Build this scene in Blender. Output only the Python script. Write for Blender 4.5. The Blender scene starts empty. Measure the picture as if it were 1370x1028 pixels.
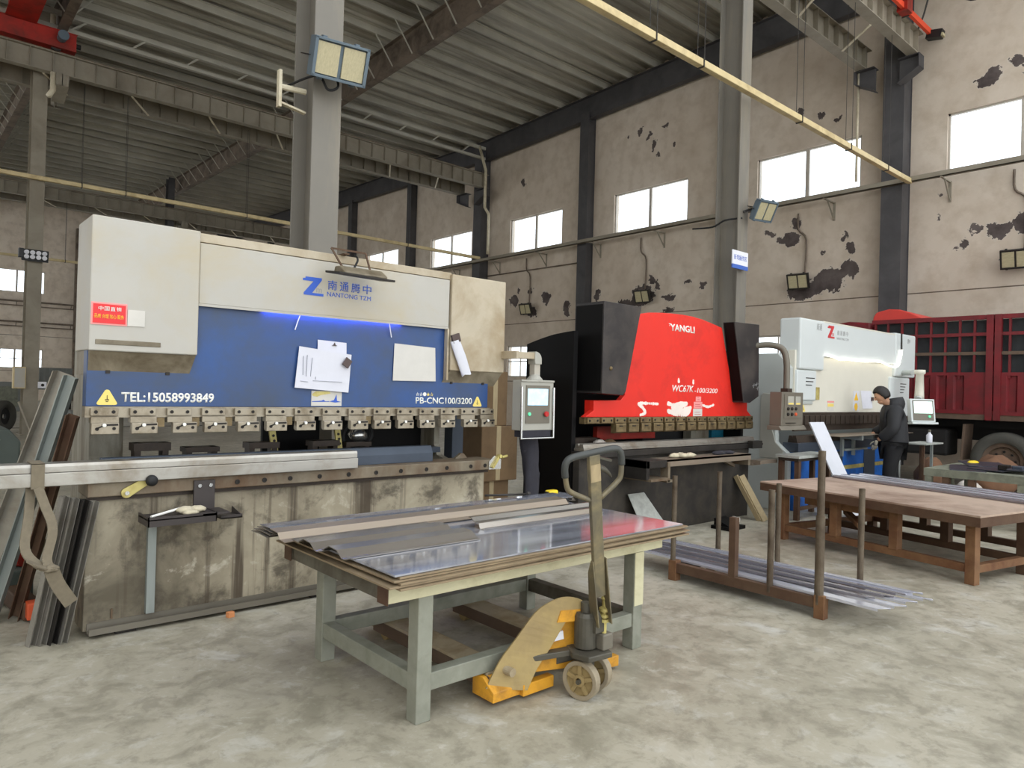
import bpy, bmesh, math, random
from mathutils import Vector, Matrix
random.seed(7)
C = bpy.context.scene.collection
SC = bpy.context.scene

# ------------------------------------------------------------------ colours and materials
def lin(c):
    r = []
    for v in c[:3]:
        v = v / 255.0
        r.append(v / 12.92 if v <= 0.04045 else ((v + 0.055) / 1.055) ** 2.4)
    return (r[0], r[1], r[2], 1.0)

class NT:
    def __init__(s, mat):
        mat.use_nodes = True
        s.t = mat.node_tree; s.t.nodes.clear()
        s.out = s.n('ShaderNodeOutputMaterial')
    def n(s, typ, **kw):
        nd = s.t.nodes.new(typ)
        for k, v in kw.items():
            if k.startswith('_'): nd.inputs[k[1:]].default_value = v
            else: setattr(nd, k, v)
        return nd
    def l(s, a, b): s.t.links.new(a, b)
    def math(s, op, a, b=None, clamp=False):
        m = s.n('ShaderNodeMath', operation=op); m.use_clamp = clamp
        for i, v in enumerate((a, b)):
            if v is None: continue
            if isinstance(v, (int, float)): m.inputs[i].default_value = v
            else: s.l(v, m.inputs[i])
        return m.outputs[0]
    def mix(s, fac, a, b):
        m = s.n('ShaderNodeMix', data_type='RGBA')
        for sock, v in ((m.inputs[0], fac), (m.inputs[6], a), (m.inputs[7], b)):
            if isinstance(v, (int, float, tuple)): sock.default_value = v
            else: s.l(v, sock)
        return m.outputs[2]
    def noise(s, vec, scale, detail=4, rough=.55, dist=0):
        n = s.n('ShaderNodeTexNoise', _Scale=scale, _Detail=detail, _Roughness=rough, _Distortion=dist)
        if vec is not None: s.l(vec, n.inputs['Vector'])
        return n.outputs['Fac']
    def ramp(s, fac, stops):
        r = s.n('ShaderNodeValToRGB'); e = r.color_ramp.elements
        while len(e) < len(stops): e.new(.5)
        for q, (p, c) in zip(e, stops): q.position = p; q.color = c
        s.l(fac, r.inputs[0]); return r.outputs[0]
    def mapping(s, stretch=(1, 1, 1)):
        tc = s.n('ShaderNodeTexCoord'); mp = s.n('ShaderNodeMapping'); mp.inputs['Scale'].default_value = stretch
        s.l(tc.outputs['Object'], mp.inputs['Vector']); return mp.outputs[0]

MATS = {}
def M(name, col, rough=.55, metal=0.0, var=.12, scale=4.0, stretch=(1, 1, 1), dirt=None, dirt_amt=.45, dirt_scale=2.0,
      dirt_stretch=(1, 1, 1), bump=0.0, bump_scale=40.0, emit=0.0, spec=.5, aniso=0):
    """painted / bare surface: base colour with noise variation, optional dirt of another colour, optional bump"""
    m = bpy.data.materials.new(name); t = NT(m); MATS[name] = m
    b = t.n('ShaderNodeBsdfPrincipled'); t.l(b.outputs[0], t.out.inputs[0])
    c = lin(col); v = t.mapping(stretch)
    f = t.noise(v, scale, 5, .6)
    lo = tuple(max(0, x * (1 - var)) for x in c[:3]) + (1,); hi = tuple(min(1, x * (1 + var)) for x in c[:3]) + (1,)
    colr = t.ramp(f, [(.3, lo), (.7, hi)])
    if dirt is not None:
        dv = t.mapping(dirt_stretch); d = t.noise(dv, dirt_scale, 7, .65, .4)
        k = 1 - dirt_amt
        mask = t.ramp(d, [(max(0, .25 + .45 * k - .13), (0, 0, 0, 1)), (min(1, .25 + .45 * k + .16), (1, 1, 1, 1))])
        colr = t.mix(mask, colr, lin(dirt))
    t.l(colr, b.inputs['Base Color'])
    rr = t.n('ShaderNodeMapRange'); rr.inputs['To Min'].default_value = max(.03, rough - .08); rr.inputs['To Max'].default_value = min(1, rough + .1)
    t.l(f, rr.inputs['Value']); t.l(rr.outputs[0], b.inputs['Roughness'])
    b.inputs['Metallic'].default_value = metal
    b.inputs['Specular IOR Level'].default_value = spec
    if bump:
        bp = t.n('ShaderNodeBump', _Strength=bump, _Distance=.01)
        t.l(t.noise(v, bump_scale, 4, .6), bp.inputs['Height']); t.l(bp.outputs[0], b.inputs['Normal'])
    if emit:
        b.inputs['Emission Color'].default_value = c; b.inputs['Emission Strength'].default_value = emit
    return m

# ------------------------------------------------------------------ mesh builder
class MB:
    def __init__(s): s.b = bmesh.new(); s.mi = 0
    def _f(s, vs):
        try:
            f = s.b.faces.new(vs); f.material_index = s.mi; return f
        except ValueError: return None
    def box(s, x0, x1, y0, y1, z0, z1):
        v = [s.b.verts.new(p) for p in ((x0, y0, z0), (x1, y0, z0), (x1, y1, z0), (x0, y1, z0), (x0, y0, z1), (x1, y0, z1), (x1, y1, z1), (x0, y1, z1))]
        for q in ((0, 3, 2, 1), (4, 5, 6, 7), (0, 1, 5, 4), (1, 2, 6, 5), (2, 3, 7, 6), (3, 0, 4, 7)): s._f([v[i] for i in q])
        return s
    def obox(s, c, X, Y, Z):
        """oriented box: centre and three half-extent vectors"""
        c, X, Y, Z = map(Vector, (c, X, Y, Z))
        v = [s.b.verts.new(c + a * X + b * Y + d * Z) for d in (-1, 1) for a, b in ((-1, -1), (1, -1), (1, 1), (-1, 1))]
        for q in ((0, 3, 2, 1), (4, 5, 6, 7), (0, 1, 5, 4), (1, 2, 6, 5), (2, 3, 7, 6), (3, 0, 4, 7)): s._f([v[i] for i in q])
        return s
    def bar(s, p, q, w, h, up=(0, 0, 1)):
        p, q = Vector(p), Vector(q); d = (q - p); L = d.length; d.normalize()
        side = d.cross(Vector(up)); side.normalize(); u = side.cross(d)
        return s.obox((p + q) / 2, d * L / 2, side * w / 2, u * h / 2)
    def prism(s, poly, axis, a, b):
        """extrude a polygon: axis 'x' poly=(y,z), 'y' poly=(x,z), 'z' poly=(x,y)"""
        def pt(u, v, w): return (w, u, v) if axis == 'x' else ((u, w, v) if axis == 'y' else (u, v, w))
        A = [s.b.verts.new(pt(u, v, a)) for u, v in poly]; B = [s.b.verts.new(pt(u, v, b)) for u, v in poly]
        s._f(A); s._f(B[::-1]); n = len(poly)
        for i in range(n): s._f([A[i], B[i], B[(i + 1) % n], A[(i + 1) % n]])
        return s
    def extrude(s, poly, O, U, V, W):
        """extrude polygon in the frame O + u*U + v*V along vector W"""
        O, U, V, W = map(Vector, (O, U, V, W))
        A = [s.b.verts.new(O + u * U + v * V) for u, v in poly]; B = [s.b.verts.new(O + u * U + v * V + W) for u, v in poly]
        s._f(A); s._f(B[::-1]); n = len(poly)
        for i in range(n): s._f([A[i], B[i], B[(i + 1) % n], A[(i + 1) % n]])
        return s
    def tube(s, pts, r, n=8, cap=True, closed=False):
        pts = [Vector(p) for p in pts]; N = len(pts)
        rr = r if isinstance(r, (list, tuple)) else [r] * N
        prev = None; rings = []
        for i, p in enumerate(pts):
            if closed: t = pts[(i + 1) % N] - pts[i - 1]
            else: t = pts[min(i + 1, N - 1)] - pts[max(i - 1, 0)]
            t.normalize()
            if prev is None:
                a = Vector((0, 0, 1)) if abs(t.z) < .9 else Vector((1, 0, 0))
                u = t.cross(a); u.normalize()
            else:
                u = prev - t * prev.dot(t)
                if u.length < 1e-6: u = t.orthogonal()
                u.normalize()
            prev = u; w = t.cross(u)
            rings.append([s.b.verts.new(p + (u * math.cos(2 * math.pi * k / n) + w * math.sin(2 * math.pi * k / n)) * rr[i]) for k in range(n)])
        for i in range(N if closed else N - 1):
            A, B = rings[i], rings[(i + 1) % N]
            for k in range(n): s._f([A[k], A[(k + 1) % n], B[(k + 1) % n], B[k]])
        if cap and not closed: s._f(rings[0][::-1]); s._f(rings[-1])
        return s
    def cyl(s, p, q, r, r2=None, n=16): return s.tube([p, q], [r, r if r2 is None else r2], n)
    def lathe(s, prof, O, axis=(0, 0, 1), n=24, cap=True):
        """prof: (radius, height along axis)"""
        O, ax = Vector(O), Vector(axis).normalized(); u = ax.orthogonal().normalized(); w = ax.cross(u); rings = []
        for r, h in prof:
            rings.append([s.b.verts.new(O + ax * h + (u * math.cos(2 * math.pi * k / n) + w * math.sin(2 * math.pi * k / n)) * max(r, 1e-4)) for k in range(n)])
        for A, B in zip(rings, rings[1:]):
            for k in range(n): s._f([A[k], A[(k + 1) % n], B[(k + 1) % n], B[k]])
        if cap: s._f(rings[0][::-1]); s._f(rings[-1])
        return s
    def grid(s, P):
        """surface from a 2-D array of points"""
        V = [[s.b.verts.new(p) for p in row] for row in P]
        for a, b in zip(V, V[1:]):
            for i in range(len(a) - 1): s._f([a[i], a[i + 1], b[i + 1], b[i]])
        return s
    def blob(s, c, r, seed=0, rough=.25, n=10, m=7):
        """lumpy closed lump with radii r, flattened underneath"""
        rnd = random.Random(seed); c = Vector(c); ph = [rnd.uniform(0, 6.28) for _ in range(6)]
        top = s.b.verts.new(c + Vector((0, 0, r[2]))); bot = s.b.verts.new(c - Vector((0, 0, r[2] * .55))); rows = []
        for i in range(1, m):
            th = math.pi * i / m; row = []
            for k in range(n):
                a = 2 * math.pi * k / n
                f = 1 + rough * (math.sin(2 * a + ph[0]) * .4 + math.sin(3 * a + ph[1] + th * 2) * .4 + math.sin(5 * a + ph[2] - th * 3) * .3 + rnd.uniform(-.3, .3))
                z = math.cos(th) * r[2] * (1 if math.cos(th) > 0 else .55)
                row.append(s.b.verts.new(c + Vector((math.sin(th) * math.cos(a) * r[0] * f, math.sin(th) * math.sin(a) * r[1] * f, z * (1 + .3 * rough * math.sin(3 * a + ph[3]))))))
            rows.append(row)
        for k in range(n):
            s._f([top, rows[0][k], rows[0][(k + 1) % n]]); s._f([bot, rows[-1][(k + 1) % n], rows[-1][k]])
            for A, B in zip(rows, rows[1:]): s._f([A[k], B[k], B[(k + 1) % n], A[(k + 1) % n]])
        return s
    def build(s, name, mats, parent=None, bevel=0, smooth=False, solid=0, at=None):
        mats = mats if isinstance(mats, (list, tuple)) else [mats]
        bmesh.ops.recalc_face_normals(s.b, faces=s.b.faces[:])
        root = parent
        L = Vector((0, 0, 0))
        if at is not None: L = Vector(at)
        elif parent is not None:
            L = Vector(parent.get('_L', (0, 0, 0)))
        else:
            xs = [v.co for v in s.b.verts]
            L = Vector(((min(p.x for p in xs) + max(p.x for p in xs)) / 2, (min(p.y for p in xs) + max(p.y for p in xs)) / 2, min(p.z for p in xs)))
        for v in s.b.verts: v.co -= L
        me = bpy.data.meshes.new(name); s.b.to_mesh(me); s.b.free()
        for mt in mats: me.materials.append(MATS[mt] if isinstance(mt, str) else mt)
        return link(name, me, parent, L, bevel, smooth, solid)

def link(name, me, parent, L, bevel=0, smooth=False, solid=0):
    o = bpy.data.objects.new(name, me); C.objects.link(o)
    if parent is not None: o.parent = parent
    else: o.location = L
    o['_L'] = list(L)
    if solid:
        q = o.modifiers.new('solid', 'SOLIDIFY'); q.thickness = solid; q.offset = 0
    if bevel:
        q = o.modifiers.new('bevel', 'BEVEL'); q.width = bevel; q.segments = 2; q.limit_method = 'ANGLE'; q.angle_limit = .6
    if smooth:
        for p in me.polygons: p.use_smooth = True
    return o

def thing(name, label, cat, loc, group=None, rotz=0):
    o = bpy.data.objects.new(name, None); C.objects.link(o); o.location = loc; o.rotation_euler = (0, 0, rotz)
    o.empty_display_size = .1
    o['label'] = label; o['category'] = cat; o['_L'] = list(loc) if rotz == 0 else [0, 0, 0]
    if group: o['group'] = group
    return o
def tag(o, label, cat, group=None, kind=None):
    o['label'] = label; o['category'] = cat
    if group: o['group'] = group
    if kind: o['kind'] = kind
    return o
def struct(o, label=None):
    o['kind'] = 'structure'
    if label: o['label'] = label
    return o
def dup(root, loc=None, label=None, group=None, rotz=None):
    """copy a thing with its parts and sub-parts"""
    def cp(o, par):
        c = o.copy(); C.objects.link(c)
        if par is not None: c.parent = par
        for ch in list(o.children): cp(ch, c)
        return c
    r = cp(root, None)
    if loc is not None: r.location = loc
    if rotz is not None: r.rotation_euler[2] = rotz
    if label: r['label'] = label
    if group: r['group'] = group
    return r

def text(name, s, mat, parent, x, y, z, w=None, h=.1, axis='y', depth=.002, shear=0, rot=0, bold=0, fit=True):
    """raised lettering on a face looking to -Y; (x, z) is its lower left corner, w x h its size"""
    cu = bpy.data.curves.new(name, 'FONT'); cu.body = s; cu.size = 1; cu.shear = shear; cu.offset = bold; cu.resolution_u = 3
    to = bpy.data.objects.new('tmp', cu); C.objects.link(to)
    dg = bpy.context.evaluated_depsgraph_get(); dg.update()
    me = bpy.data.meshes.new_from_object(to.evaluated_get(dg)); bpy.data.objects.remove(to)
    bpy.data.curves.remove(cu)
    xs = [v.co.x for v in me.vertices]; ys = [v.co.y for v in me.vertices]
    if not xs: return None
    x0, x1, y0, y1 = min(xs), max(xs), min(ys), max(ys)
    sy = h / (y1 - y0); sx = (w / (x1 - x0)) if w else sy
    b = bmesh.new(); b.from_mesh(me); bpy.data.meshes.remove(me)
    L = Vector(parent.get('_L', (0, 0, 0))); cr, sr = math.cos(rot), math.sin(rot)
    for v in b.verts:
        u, t = (v.co.x - x0) * sx, (v.co.y - y0) * sy
        u, t = u * cr - t * sr, u * sr + t * cr
        p = Vector((x + u, y, z + t)) if axis == 'y' else Vector((x, y - u, z + t))
        v.co = p - L
    r = bmesh.ops.extrude_face_region(b, geom=b.faces[:])
    dv = Vector((0, -depth, 0)) if axis == 'y' else Vector((-depth, 0, 0))
    bmesh.ops.translate(b, verts=[e for e in r['geom'] if isinstance(e, bmesh.types.BMVert)], vec=dv)
    bmesh.ops.recalc_face_normals(b, faces=b.faces[:])
    m2 = bpy.data.meshes.new(name); b.to_mesh(m2); b.free(); m2.materials.append(MATS[mat])
    return link(name, m2, parent, L)

def arc(cx, cy, r, a0, a1, n=8):
    return [(cx + r * math.cos(math.radians(a0 + (a1 - a0) * i / n)), cy + r * math.sin(math.radians(a0 + (a1 - a0) * i / n))) for i in range(n + 1)]
def smoothpath(P, k=6):
    """Catmull-Rom through the points"""
    P = [Vector(p) for p in P]; out = []
    for i in range(len(P) - 1):
        p0, p1, p2, p3 = P[max(i - 1, 0)], P[i], P[i + 1], P[min(i + 2, len(P) - 1)]
        for j in range(k):
            t = j / k
            out.append(.5 * ((2 * p1) + (p2 - p0) * t + (2 * p0 - 5 * p1 + 4 * p2 - p3) * t * t + (3 * p1 - p0 - 3 * p2 + p3) * t ** 3))
    out.append(P[-1]); return out
# ------------------------------------------------------------------ material library
def bed_mat():
    m = bpy.data.materials.new('bed_paint'); t = NT(m); MATS['bed_paint'] = m
    b = t.n('ShaderNodeBsdfPrincipled'); t.l(b.outputs[0], t.out.inputs[0]); b.inputs['Roughness'].default_value = .62
    v = t.mapping(); n1 = t.noise(v, 1.1, 7, .62, .5); n2 = t.noise(v, 4.5, 8, .68, .3); vs_ = t.mapping((5.5, 5.5, .22)); n3 = t.noise(vs_, 1.6, 4, .6); n4 = t.noise(t.mapping((12, 12, .3)), 1.4, 3, .5)
    c = t.ramp(n1, [(.32, lin((92, 84, 68))), (.45, lin((142, 132, 112))), (.58, lin((168, 158, 136))), (.7, lin((198, 190, 172)))])
    c = t.mix(t.ramp(n2, [(.36, (.85, .85, .85, 1)), (.5, (0, 0, 0, 1))]), c, lin((78, 70, 57)))
    c = t.mix(t.ramp(n2, [(.6, (0, 0, 0, 1)), (.68, (.6, .6, .6, 1))]), c, lin((206, 198, 180)))
    c = t.mix(t.ramp(n3, [(.55, (0, 0, 0, 1)), (.66, (.9, .9, .9, 1))]), c, lin((70, 58, 44)))
    c = t.mix(t.ramp(n4, [(.69, (0, 0, 0, 1)), (.74, (.9, .9, .9, 1))]), c, lin((92, 52, 28)))
    t.l(c, b.inputs['Base Color'])
    bp = t.n('ShaderNodeBump', _Strength=.15, _Distance=.01); t.l(n2, bp.inputs['Height']); t.l(bp.outputs[0], b.inputs['Normal'])
M('grey_paint', (160, 157, 146), .6, dirt=(120, 112, 96), dirt_amt=.25, dirt_scale=1.5)
M('column_paint', (122, 117, 108), .6, var=.05, dirt=(140, 131, 114), dirt_amt=.2, dirt_scale=1.2, dirt_stretch=(3, 3, .4))
M('dark_column', (80, 78, 79), .6, var=.1, dirt=(60, 58, 60), dirt_amt=.35, dirt_scale=1.0)
M('runway_paint', (150, 142, 126), .65, var=.06, dirt=(120, 110, 94), dirt_amt=.2, dirt_scale=1.0)
M('rafter_paint', (124, 110, 96), .7, var=.1, dirt=(70, 60, 50), dirt_amt=.3)
M('purlin_steel', (186, 182, 168), .5, .1, var=.15, scale=1.0)
M('deck_steel', (196, 192, 178), .5, .1, var=.2, scale=.5, stretch=(.3, 2, 1), dirt=(105, 98, 86), dirt_amt=.4, dirt_scale=.6, dirt_stretch=(.25, 1.5, 1))
M('duct_cream', (214, 194, 146), .5, var=.08, dirt=(160, 136, 92), dirt_amt=.2)
M('crane_red', (176, 40, 26), .55, var=.12, dirt=(110, 36, 24), dirt_amt=.35)
M('crane_orange', (226, 74, 40), .5, var=.1)
M('wire_dark', (52, 48, 44), .6)
M('pipe_white', (216, 206, 180), .5, var=.06, dirt=(150, 130, 96), dirt_amt=.2)
M('black_plastic', (26, 26, 27), .5)
M('dark_steel', (62, 59, 56), .4, .6, var=.2, scale=8)
M('steel', (166, 162, 154), .32, .7, var=.1, scale=5, stretch=(.4, 3, 3), dirt=(128, 116, 98), dirt_amt=.2, dirt_scale=3)
M('steel_bright', (205, 205, 202), .22, .9, var=.06, scale=3, stretch=(.3, 2, 2))
M('rusty_steel', (128, 118, 100), .6, .2, var=.2, scale=6, dirt=(98, 74, 52), dirt_amt=.42, dirt_scale=2.6, dirt_stretch=(1, 1, .5))
M('clamp_steel', (158, 148, 130), .38, .5, var=.12, scale=6, dirt=(104, 90, 68), dirt_amt=.3, dirt_scale=6)
M('clamp_brown', (132, 114, 80), .5, .4, var=.15, scale=8, dirt=(82, 66, 44), dirt_amt=.4, dirt_scale=8)
M('bolt_dark', (46, 42, 38), .5, .5)
M('press_white', (178, 174, 165), .45, var=.04, scale=2, dirt=(178, 166, 140), dirt_amt=.26, dirt_scale=1.6)
M('press_cream_dirty', (184, 172, 150), .5, var=.05, dirt=(150, 130, 98), dirt_amt=.34, dirt_scale=1.8)
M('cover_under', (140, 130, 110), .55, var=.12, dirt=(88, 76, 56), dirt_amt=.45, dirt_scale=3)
M('press_blue', (36, 74, 132), .42, var=.12, scale=2.0, dirt=(54, 68, 92), dirt_amt=.42, dirt_scale=1.3)
bed_mat()
M('frame_grey', (150, 146, 132), .6, var=.1, dirt=(96, 84, 64), dirt_amt=.4, dirt_scale=3, dirt_stretch=(2, 2, .4))
M('slate', (70, 78, 90), .45, .4, var=.12)
M('letter_white', (236, 234, 226), .6, var=.02)
M('letter_blue', (46, 88, 186), .5, var=.08)
M('letter_red', (190, 52, 56), .5, var=.08)
M('letter_grey', (150, 150, 150), .6, var=.04)
M('sign_red', (222, 40, 44), .5, var=.05)
M('sign_pink', (236, 150, 146), .5, var=.04)
M('sign_yellow', (246, 196, 60), .5, var=.05)
M('label_yellow', (238, 214, 116), .5, var=.05)
M('paper', (214, 214, 222), .8, var=.03, scale=9)
M('paper_warm', (206, 202, 194), .8, var=.04, scale=9)
M('line_ink', (150, 152, 162), .8, var=.02)
M('magnet', (84, 70, 66), .5, .3)
M('rubber_black', (22, 22, 23), .65)
M('brass', (200, 186, 116), .45, .3, var=.12, dirt=(150, 130, 70), dirt_amt=.3, dirt_scale=9)
M('tray_dark', (66, 60, 58), .5, .3, var=.12)
M('rag', (196, 186, 160), .95, var=.15, scale=20)
M('galvanised', (150, 156, 152), .5, .4, var=.1, scale=4, stretch=(2, 2, .4))
M('yangli_red', (226, 42, 28), .48, var=.05, scale=2, dirt=(190, 34, 26), dirt_amt=.2)
M('press_black', (15, 14, 14), .55, var=.15, scale=3, spec=.15)
M('press_charcoal', (54, 51, 51), .4, .1, var=.12, scale=3, dirt=(76, 70, 66), dirt_amt=.3, dirt_scale=3, spec=.3)
M('bed_charcoal', (54, 51, 48), .65, var=.15, scale=4, dirt=(72, 66, 58), dirt_amt=.35, dirt_scale=4, spec=.25)
M('spray_white', (236, 222, 212), .8, var=.08)
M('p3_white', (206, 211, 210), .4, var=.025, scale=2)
M('p3_grey', (178, 182, 178), .45, var=.04, scale=2)  # light grey paint of the side plates and fittings
M('p3_cream', (216, 212, 198), .45, var=.03)
M('p3_blue', (30, 104, 196), .45, var=.1, dirt=(36, 70, 120), dirt_amt=.3, dirt_scale=3)
M('die_dark', (64, 54, 46), .5, .4, var=.3, scale=12)
M('console_grey', (112, 106, 94), .5, .1, var=.06)
M('console_light', (166, 164, 154), .5, var=.05)
M('knob_green', (90, 200, 150), .3, emit=.6)
M('knob_red', (196, 40, 40), .35)
M('screen_blue', (168, 206, 226), .25, var=.25, scale=18, emit=1.0)
M('screen_pale', (206, 226, 220), .25, var=.12, scale=16, emit=1.0)
M('led_white', (255, 250, 236), .4, emit=3.0, var=.0)
M('led_blue', (120, 130, 255), .4, emit=40.0, var=.0)
M('lamp_grey', (98, 112, 122), .5, .2, var=.08)
M('lamp_glass', (186, 176, 142), .3, var=.12, scale=30, stretch=(3, .3, 1))
M('table_cream', (204, 198, 164), .6, var=.06, scale=5, dirt=(176, 168, 132), dirt_amt=.25, dirt_scale=5)
M('table_grey', (138, 139, 126), .6, var=.12, scale=8, dirt=(120, 122, 108), dirt_amt=.35, dirt_scale=7)
M('table_dark', (96, 92, 80), .65, var=.15, dirt=(66, 58, 44), dirt_amt=.4, dirt_scale=5)
M('sheet_steel', (190, 193, 204), .04, .6, var=.08, scale=1.6, dirt=(118, 116, 122), dirt_amt=.25, dirt_scale=2.2, dirt_stretch=(.5, 3, 1))
M('sheet_edge', (150, 132, 106), .5, .4, var=.2, scale=14, stretch=(1, 1, 8))
M('sheet_bent', (160, 154, 146), .2, .75, var=.1, scale=2, stretch=(.2, 3, 3))
M('sheet_tan', (152, 138, 122), .4, .5, var=.1, scale=2, stretch=(.2, 3, 3))
M('strip_bright', (214, 216, 228), .16, .6, var=.05, scale=2, stretch=(2, .3, 1))
M('strip_grey', (150, 146, 152), .22, .6, var=.08, scale=2, stretch=(2, .3, 1))
M('rust_brown', (92, 70, 52), .75, .1, var=.2, scale=6, dirt=(76, 50, 34), dirt_amt=.4, dirt_scale=4)
M('rust_orange', (126, 92, 62), .75, .1, var=.18, scale=6, dirt=(98, 62, 38), dirt_amt=.35, dirt_scale=4)
M('table_top_brown', (184, 162, 144), .6, .1, var=.12, scale=2, dirt=(120, 94, 78), dirt_amt=.32, dirt_scale=1.4)
M('pipe_post', (104, 92, 76), .6, .3, var=.2, scale=9, dirt=(74, 60, 46), dirt_amt=.4, dirt_scale=5)
M('truck_yellow', (220, 158, 44), .5, var=.1, scale=6, dirt=(160, 112, 44), dirt_amt=.3, dirt_scale=7)
M('truck_khaki', (168, 146, 96), .6, var=.1, dirt=(140, 120, 84), dirt_amt=.35, dirt_scale=4)
M('fork_top', (168, 154, 128), .7, var=.12, dirt=(130, 110, 78), dirt_amt=.25, dirt_scale=6)
M('handle_olive', (104, 97, 80), .5, .2, var=.12, scale=6, dirt=(150, 136, 100), dirt_amt=.3, dirt_scale=5)
M('grip_black', (62, 64, 62), .45, var=.1)
M('pump_dark', (84, 80, 70), .5, .3, var=.2, scale=9)
M('wheel_tan', (150, 130, 88), .6, var=.12, scale=10)
M('wheel_tread', (150, 138, 116), .75, var=.12, scale=14)
M('truck_red', (120, 24, 32), .5, var=.14, scale=4, dirt=(90, 30, 32), dirt_amt=.3, dirt_scale=3)
M('truck_red_bright', (214, 66, 56), .5, var=.06)
M('tarp_dark', (50, 52, 54), .8, var=.3, scale=5)
M('truck_brown', (98, 80, 66), .7, var=.2, scale=6)
M('tyre', (74, 72, 66), .85, var=.15, scale=9)
M('chassis', (24, 21, 20), .8)
M('skin', (206, 158, 128), .5, var=.05)
M('hair', (28, 22, 20), .6, var=.2, scale=40)
M('jacket', (32, 32, 35), .7, var=.15, scale=12)
M('trousers', (20, 19, 22), .8, var=.15, scale=12)
M('glove', (150, 144, 130), .9, var=.15, scale=20)
M('shoe', (30, 28, 28), .6)
M('board_white', (214, 216, 224), .5, var=.03)
M('board_grey', (164, 166, 160), .6, var=.2, scale=14)
M('wood_pale', (168, 150, 116), .75, var=.15, scale=10, stretch=(4, 4, .5))
M('cardboard', (118, 94, 66), .85, var=.12, scale=3, dirt=(90, 70, 48), dirt_amt=.35, dirt_scale=2)
M('cloth_dark', (48, 47, 54), .95, var=.2, scale=10)
M('strap', (120, 110, 92), .9, var=.12, scale=30)
M('yellow_plastic', (238, 206, 40), .4, var=.06)
M('cloth_blue', (32, 54, 150), .9, var=.2, scale=10)
M('teal', (16, 108, 134), .5, var=.08)
M('cart_green', (74, 82, 76), .55, var=.08)
M('motor_orange', (206, 84, 44), .5, var=.1)
M('block_orange', (214, 142, 92), .7, var=.1)
M('sack_white', (212, 204, 194), .9, var=.08)
M('sack_brown', (116, 84, 62), .9, var=.2)
M('bottle', (214, 214, 222), .3, var=.05)
M('shelf_grey', (128, 130, 126), .7, var=.1)
M('green_table', (126, 128, 112), .6, var=.12, scale=6, dirt=(90, 92, 80), dirt_amt=.3, dirt_scale=5)
M('sheet_dark', (78, 80, 90), .35, .6, var=.15, scale=5)
M('window_frame', (186, 178, 166), .5)
M('sign_white', (236, 236, 242), .4, var=.02)
M('sign_blue', (64, 104, 190), .4, var=.04)

def glass(name):
    m = bpy.data.materials.new(name); t = NT(m); MATS[name] = m
    a = t.n('ShaderNodeBsdfTransparent'); g = t.n('ShaderNodeBsdfGlossy'); g.inputs['Roughness'].default_value = .05
    mx = t.n('ShaderNodeMixShader'); a.inputs[0].default_value = (.93, .95, .97, 1)
    mx.inputs[0].default_value = .05; t.l(a.outputs[0], mx.inputs[1]); t.l(g.outputs[0], mx.inputs[2]); t.l(mx.outputs[0], t.out.inputs[0])
glass('window_glass')

def floor_mat():
    m = bpy.data.materials.new('concrete_floor'); t = NT(m); MATS['concrete_floor'] = m
    b = t.n('ShaderNodeBsdfPrincipled'); t.l(b.outputs[0], t.out.inputs[0]); v = t.mapping()
    n1 = t.noise(v, .45, 6, .6, .6); n2 = t.noise(v, 2.6, 8, .65, .5); n3 = t.noise(v, 26, 4, .6)
    c = t.ramp(n1, [(.3, lin((154, 147, 129))), (.52, lin((174, 167, 149))), (.75, lin((197, 190, 174)))])
    c = t.mix(t.ramp(n2, [(.36, (.55, .55, .55, 1)), (.5, (0, 0, 0, 1))]), c, lin((120, 115, 98)))
    c = t.mix(t.ramp(n2, [(.56, (0, 0, 0, 1)), (.72, (.75, .75, .75, 1))]), c, lin((196, 194, 186)))
    n4 = t.noise(v, 6.5, 8, .7, .3)
    c = t.mix(t.ramp(n4, [(.38, (.55, .55, .55, 1)), (.5, (0, 0, 0, 1))]), c, lin((126, 120, 104)))
    c = t.mix(t.ramp(n4, [(.56, (0, 0, 0, 1)), (.7, (.6, .6, .6, 1))]), c, lin((200, 196, 184)))
    c = t.mix(t.ramp(n3, [(.66, (0, 0, 0, 1)), (.8, (.4, .4, .4, 1))]), c, lin((112, 106, 92)))
    t.l(c, b.inputs['Base Color'])
    r = t.n('ShaderNodeMapRange'); r.inputs['To Min'].default_value = .34; r.inputs['To Max'].default_value = .7
    t.l(n2, r.inputs['Value']); t.l(r.outputs[0], b.inputs['Roughness'])
    bp = t.n('ShaderNodeBump', _Strength=.1, _Distance=.01); t.l(n3, bp.inputs['Height']); t.l(bp.outputs[0], b.inputs['Normal'])
floor_mat()

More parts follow.
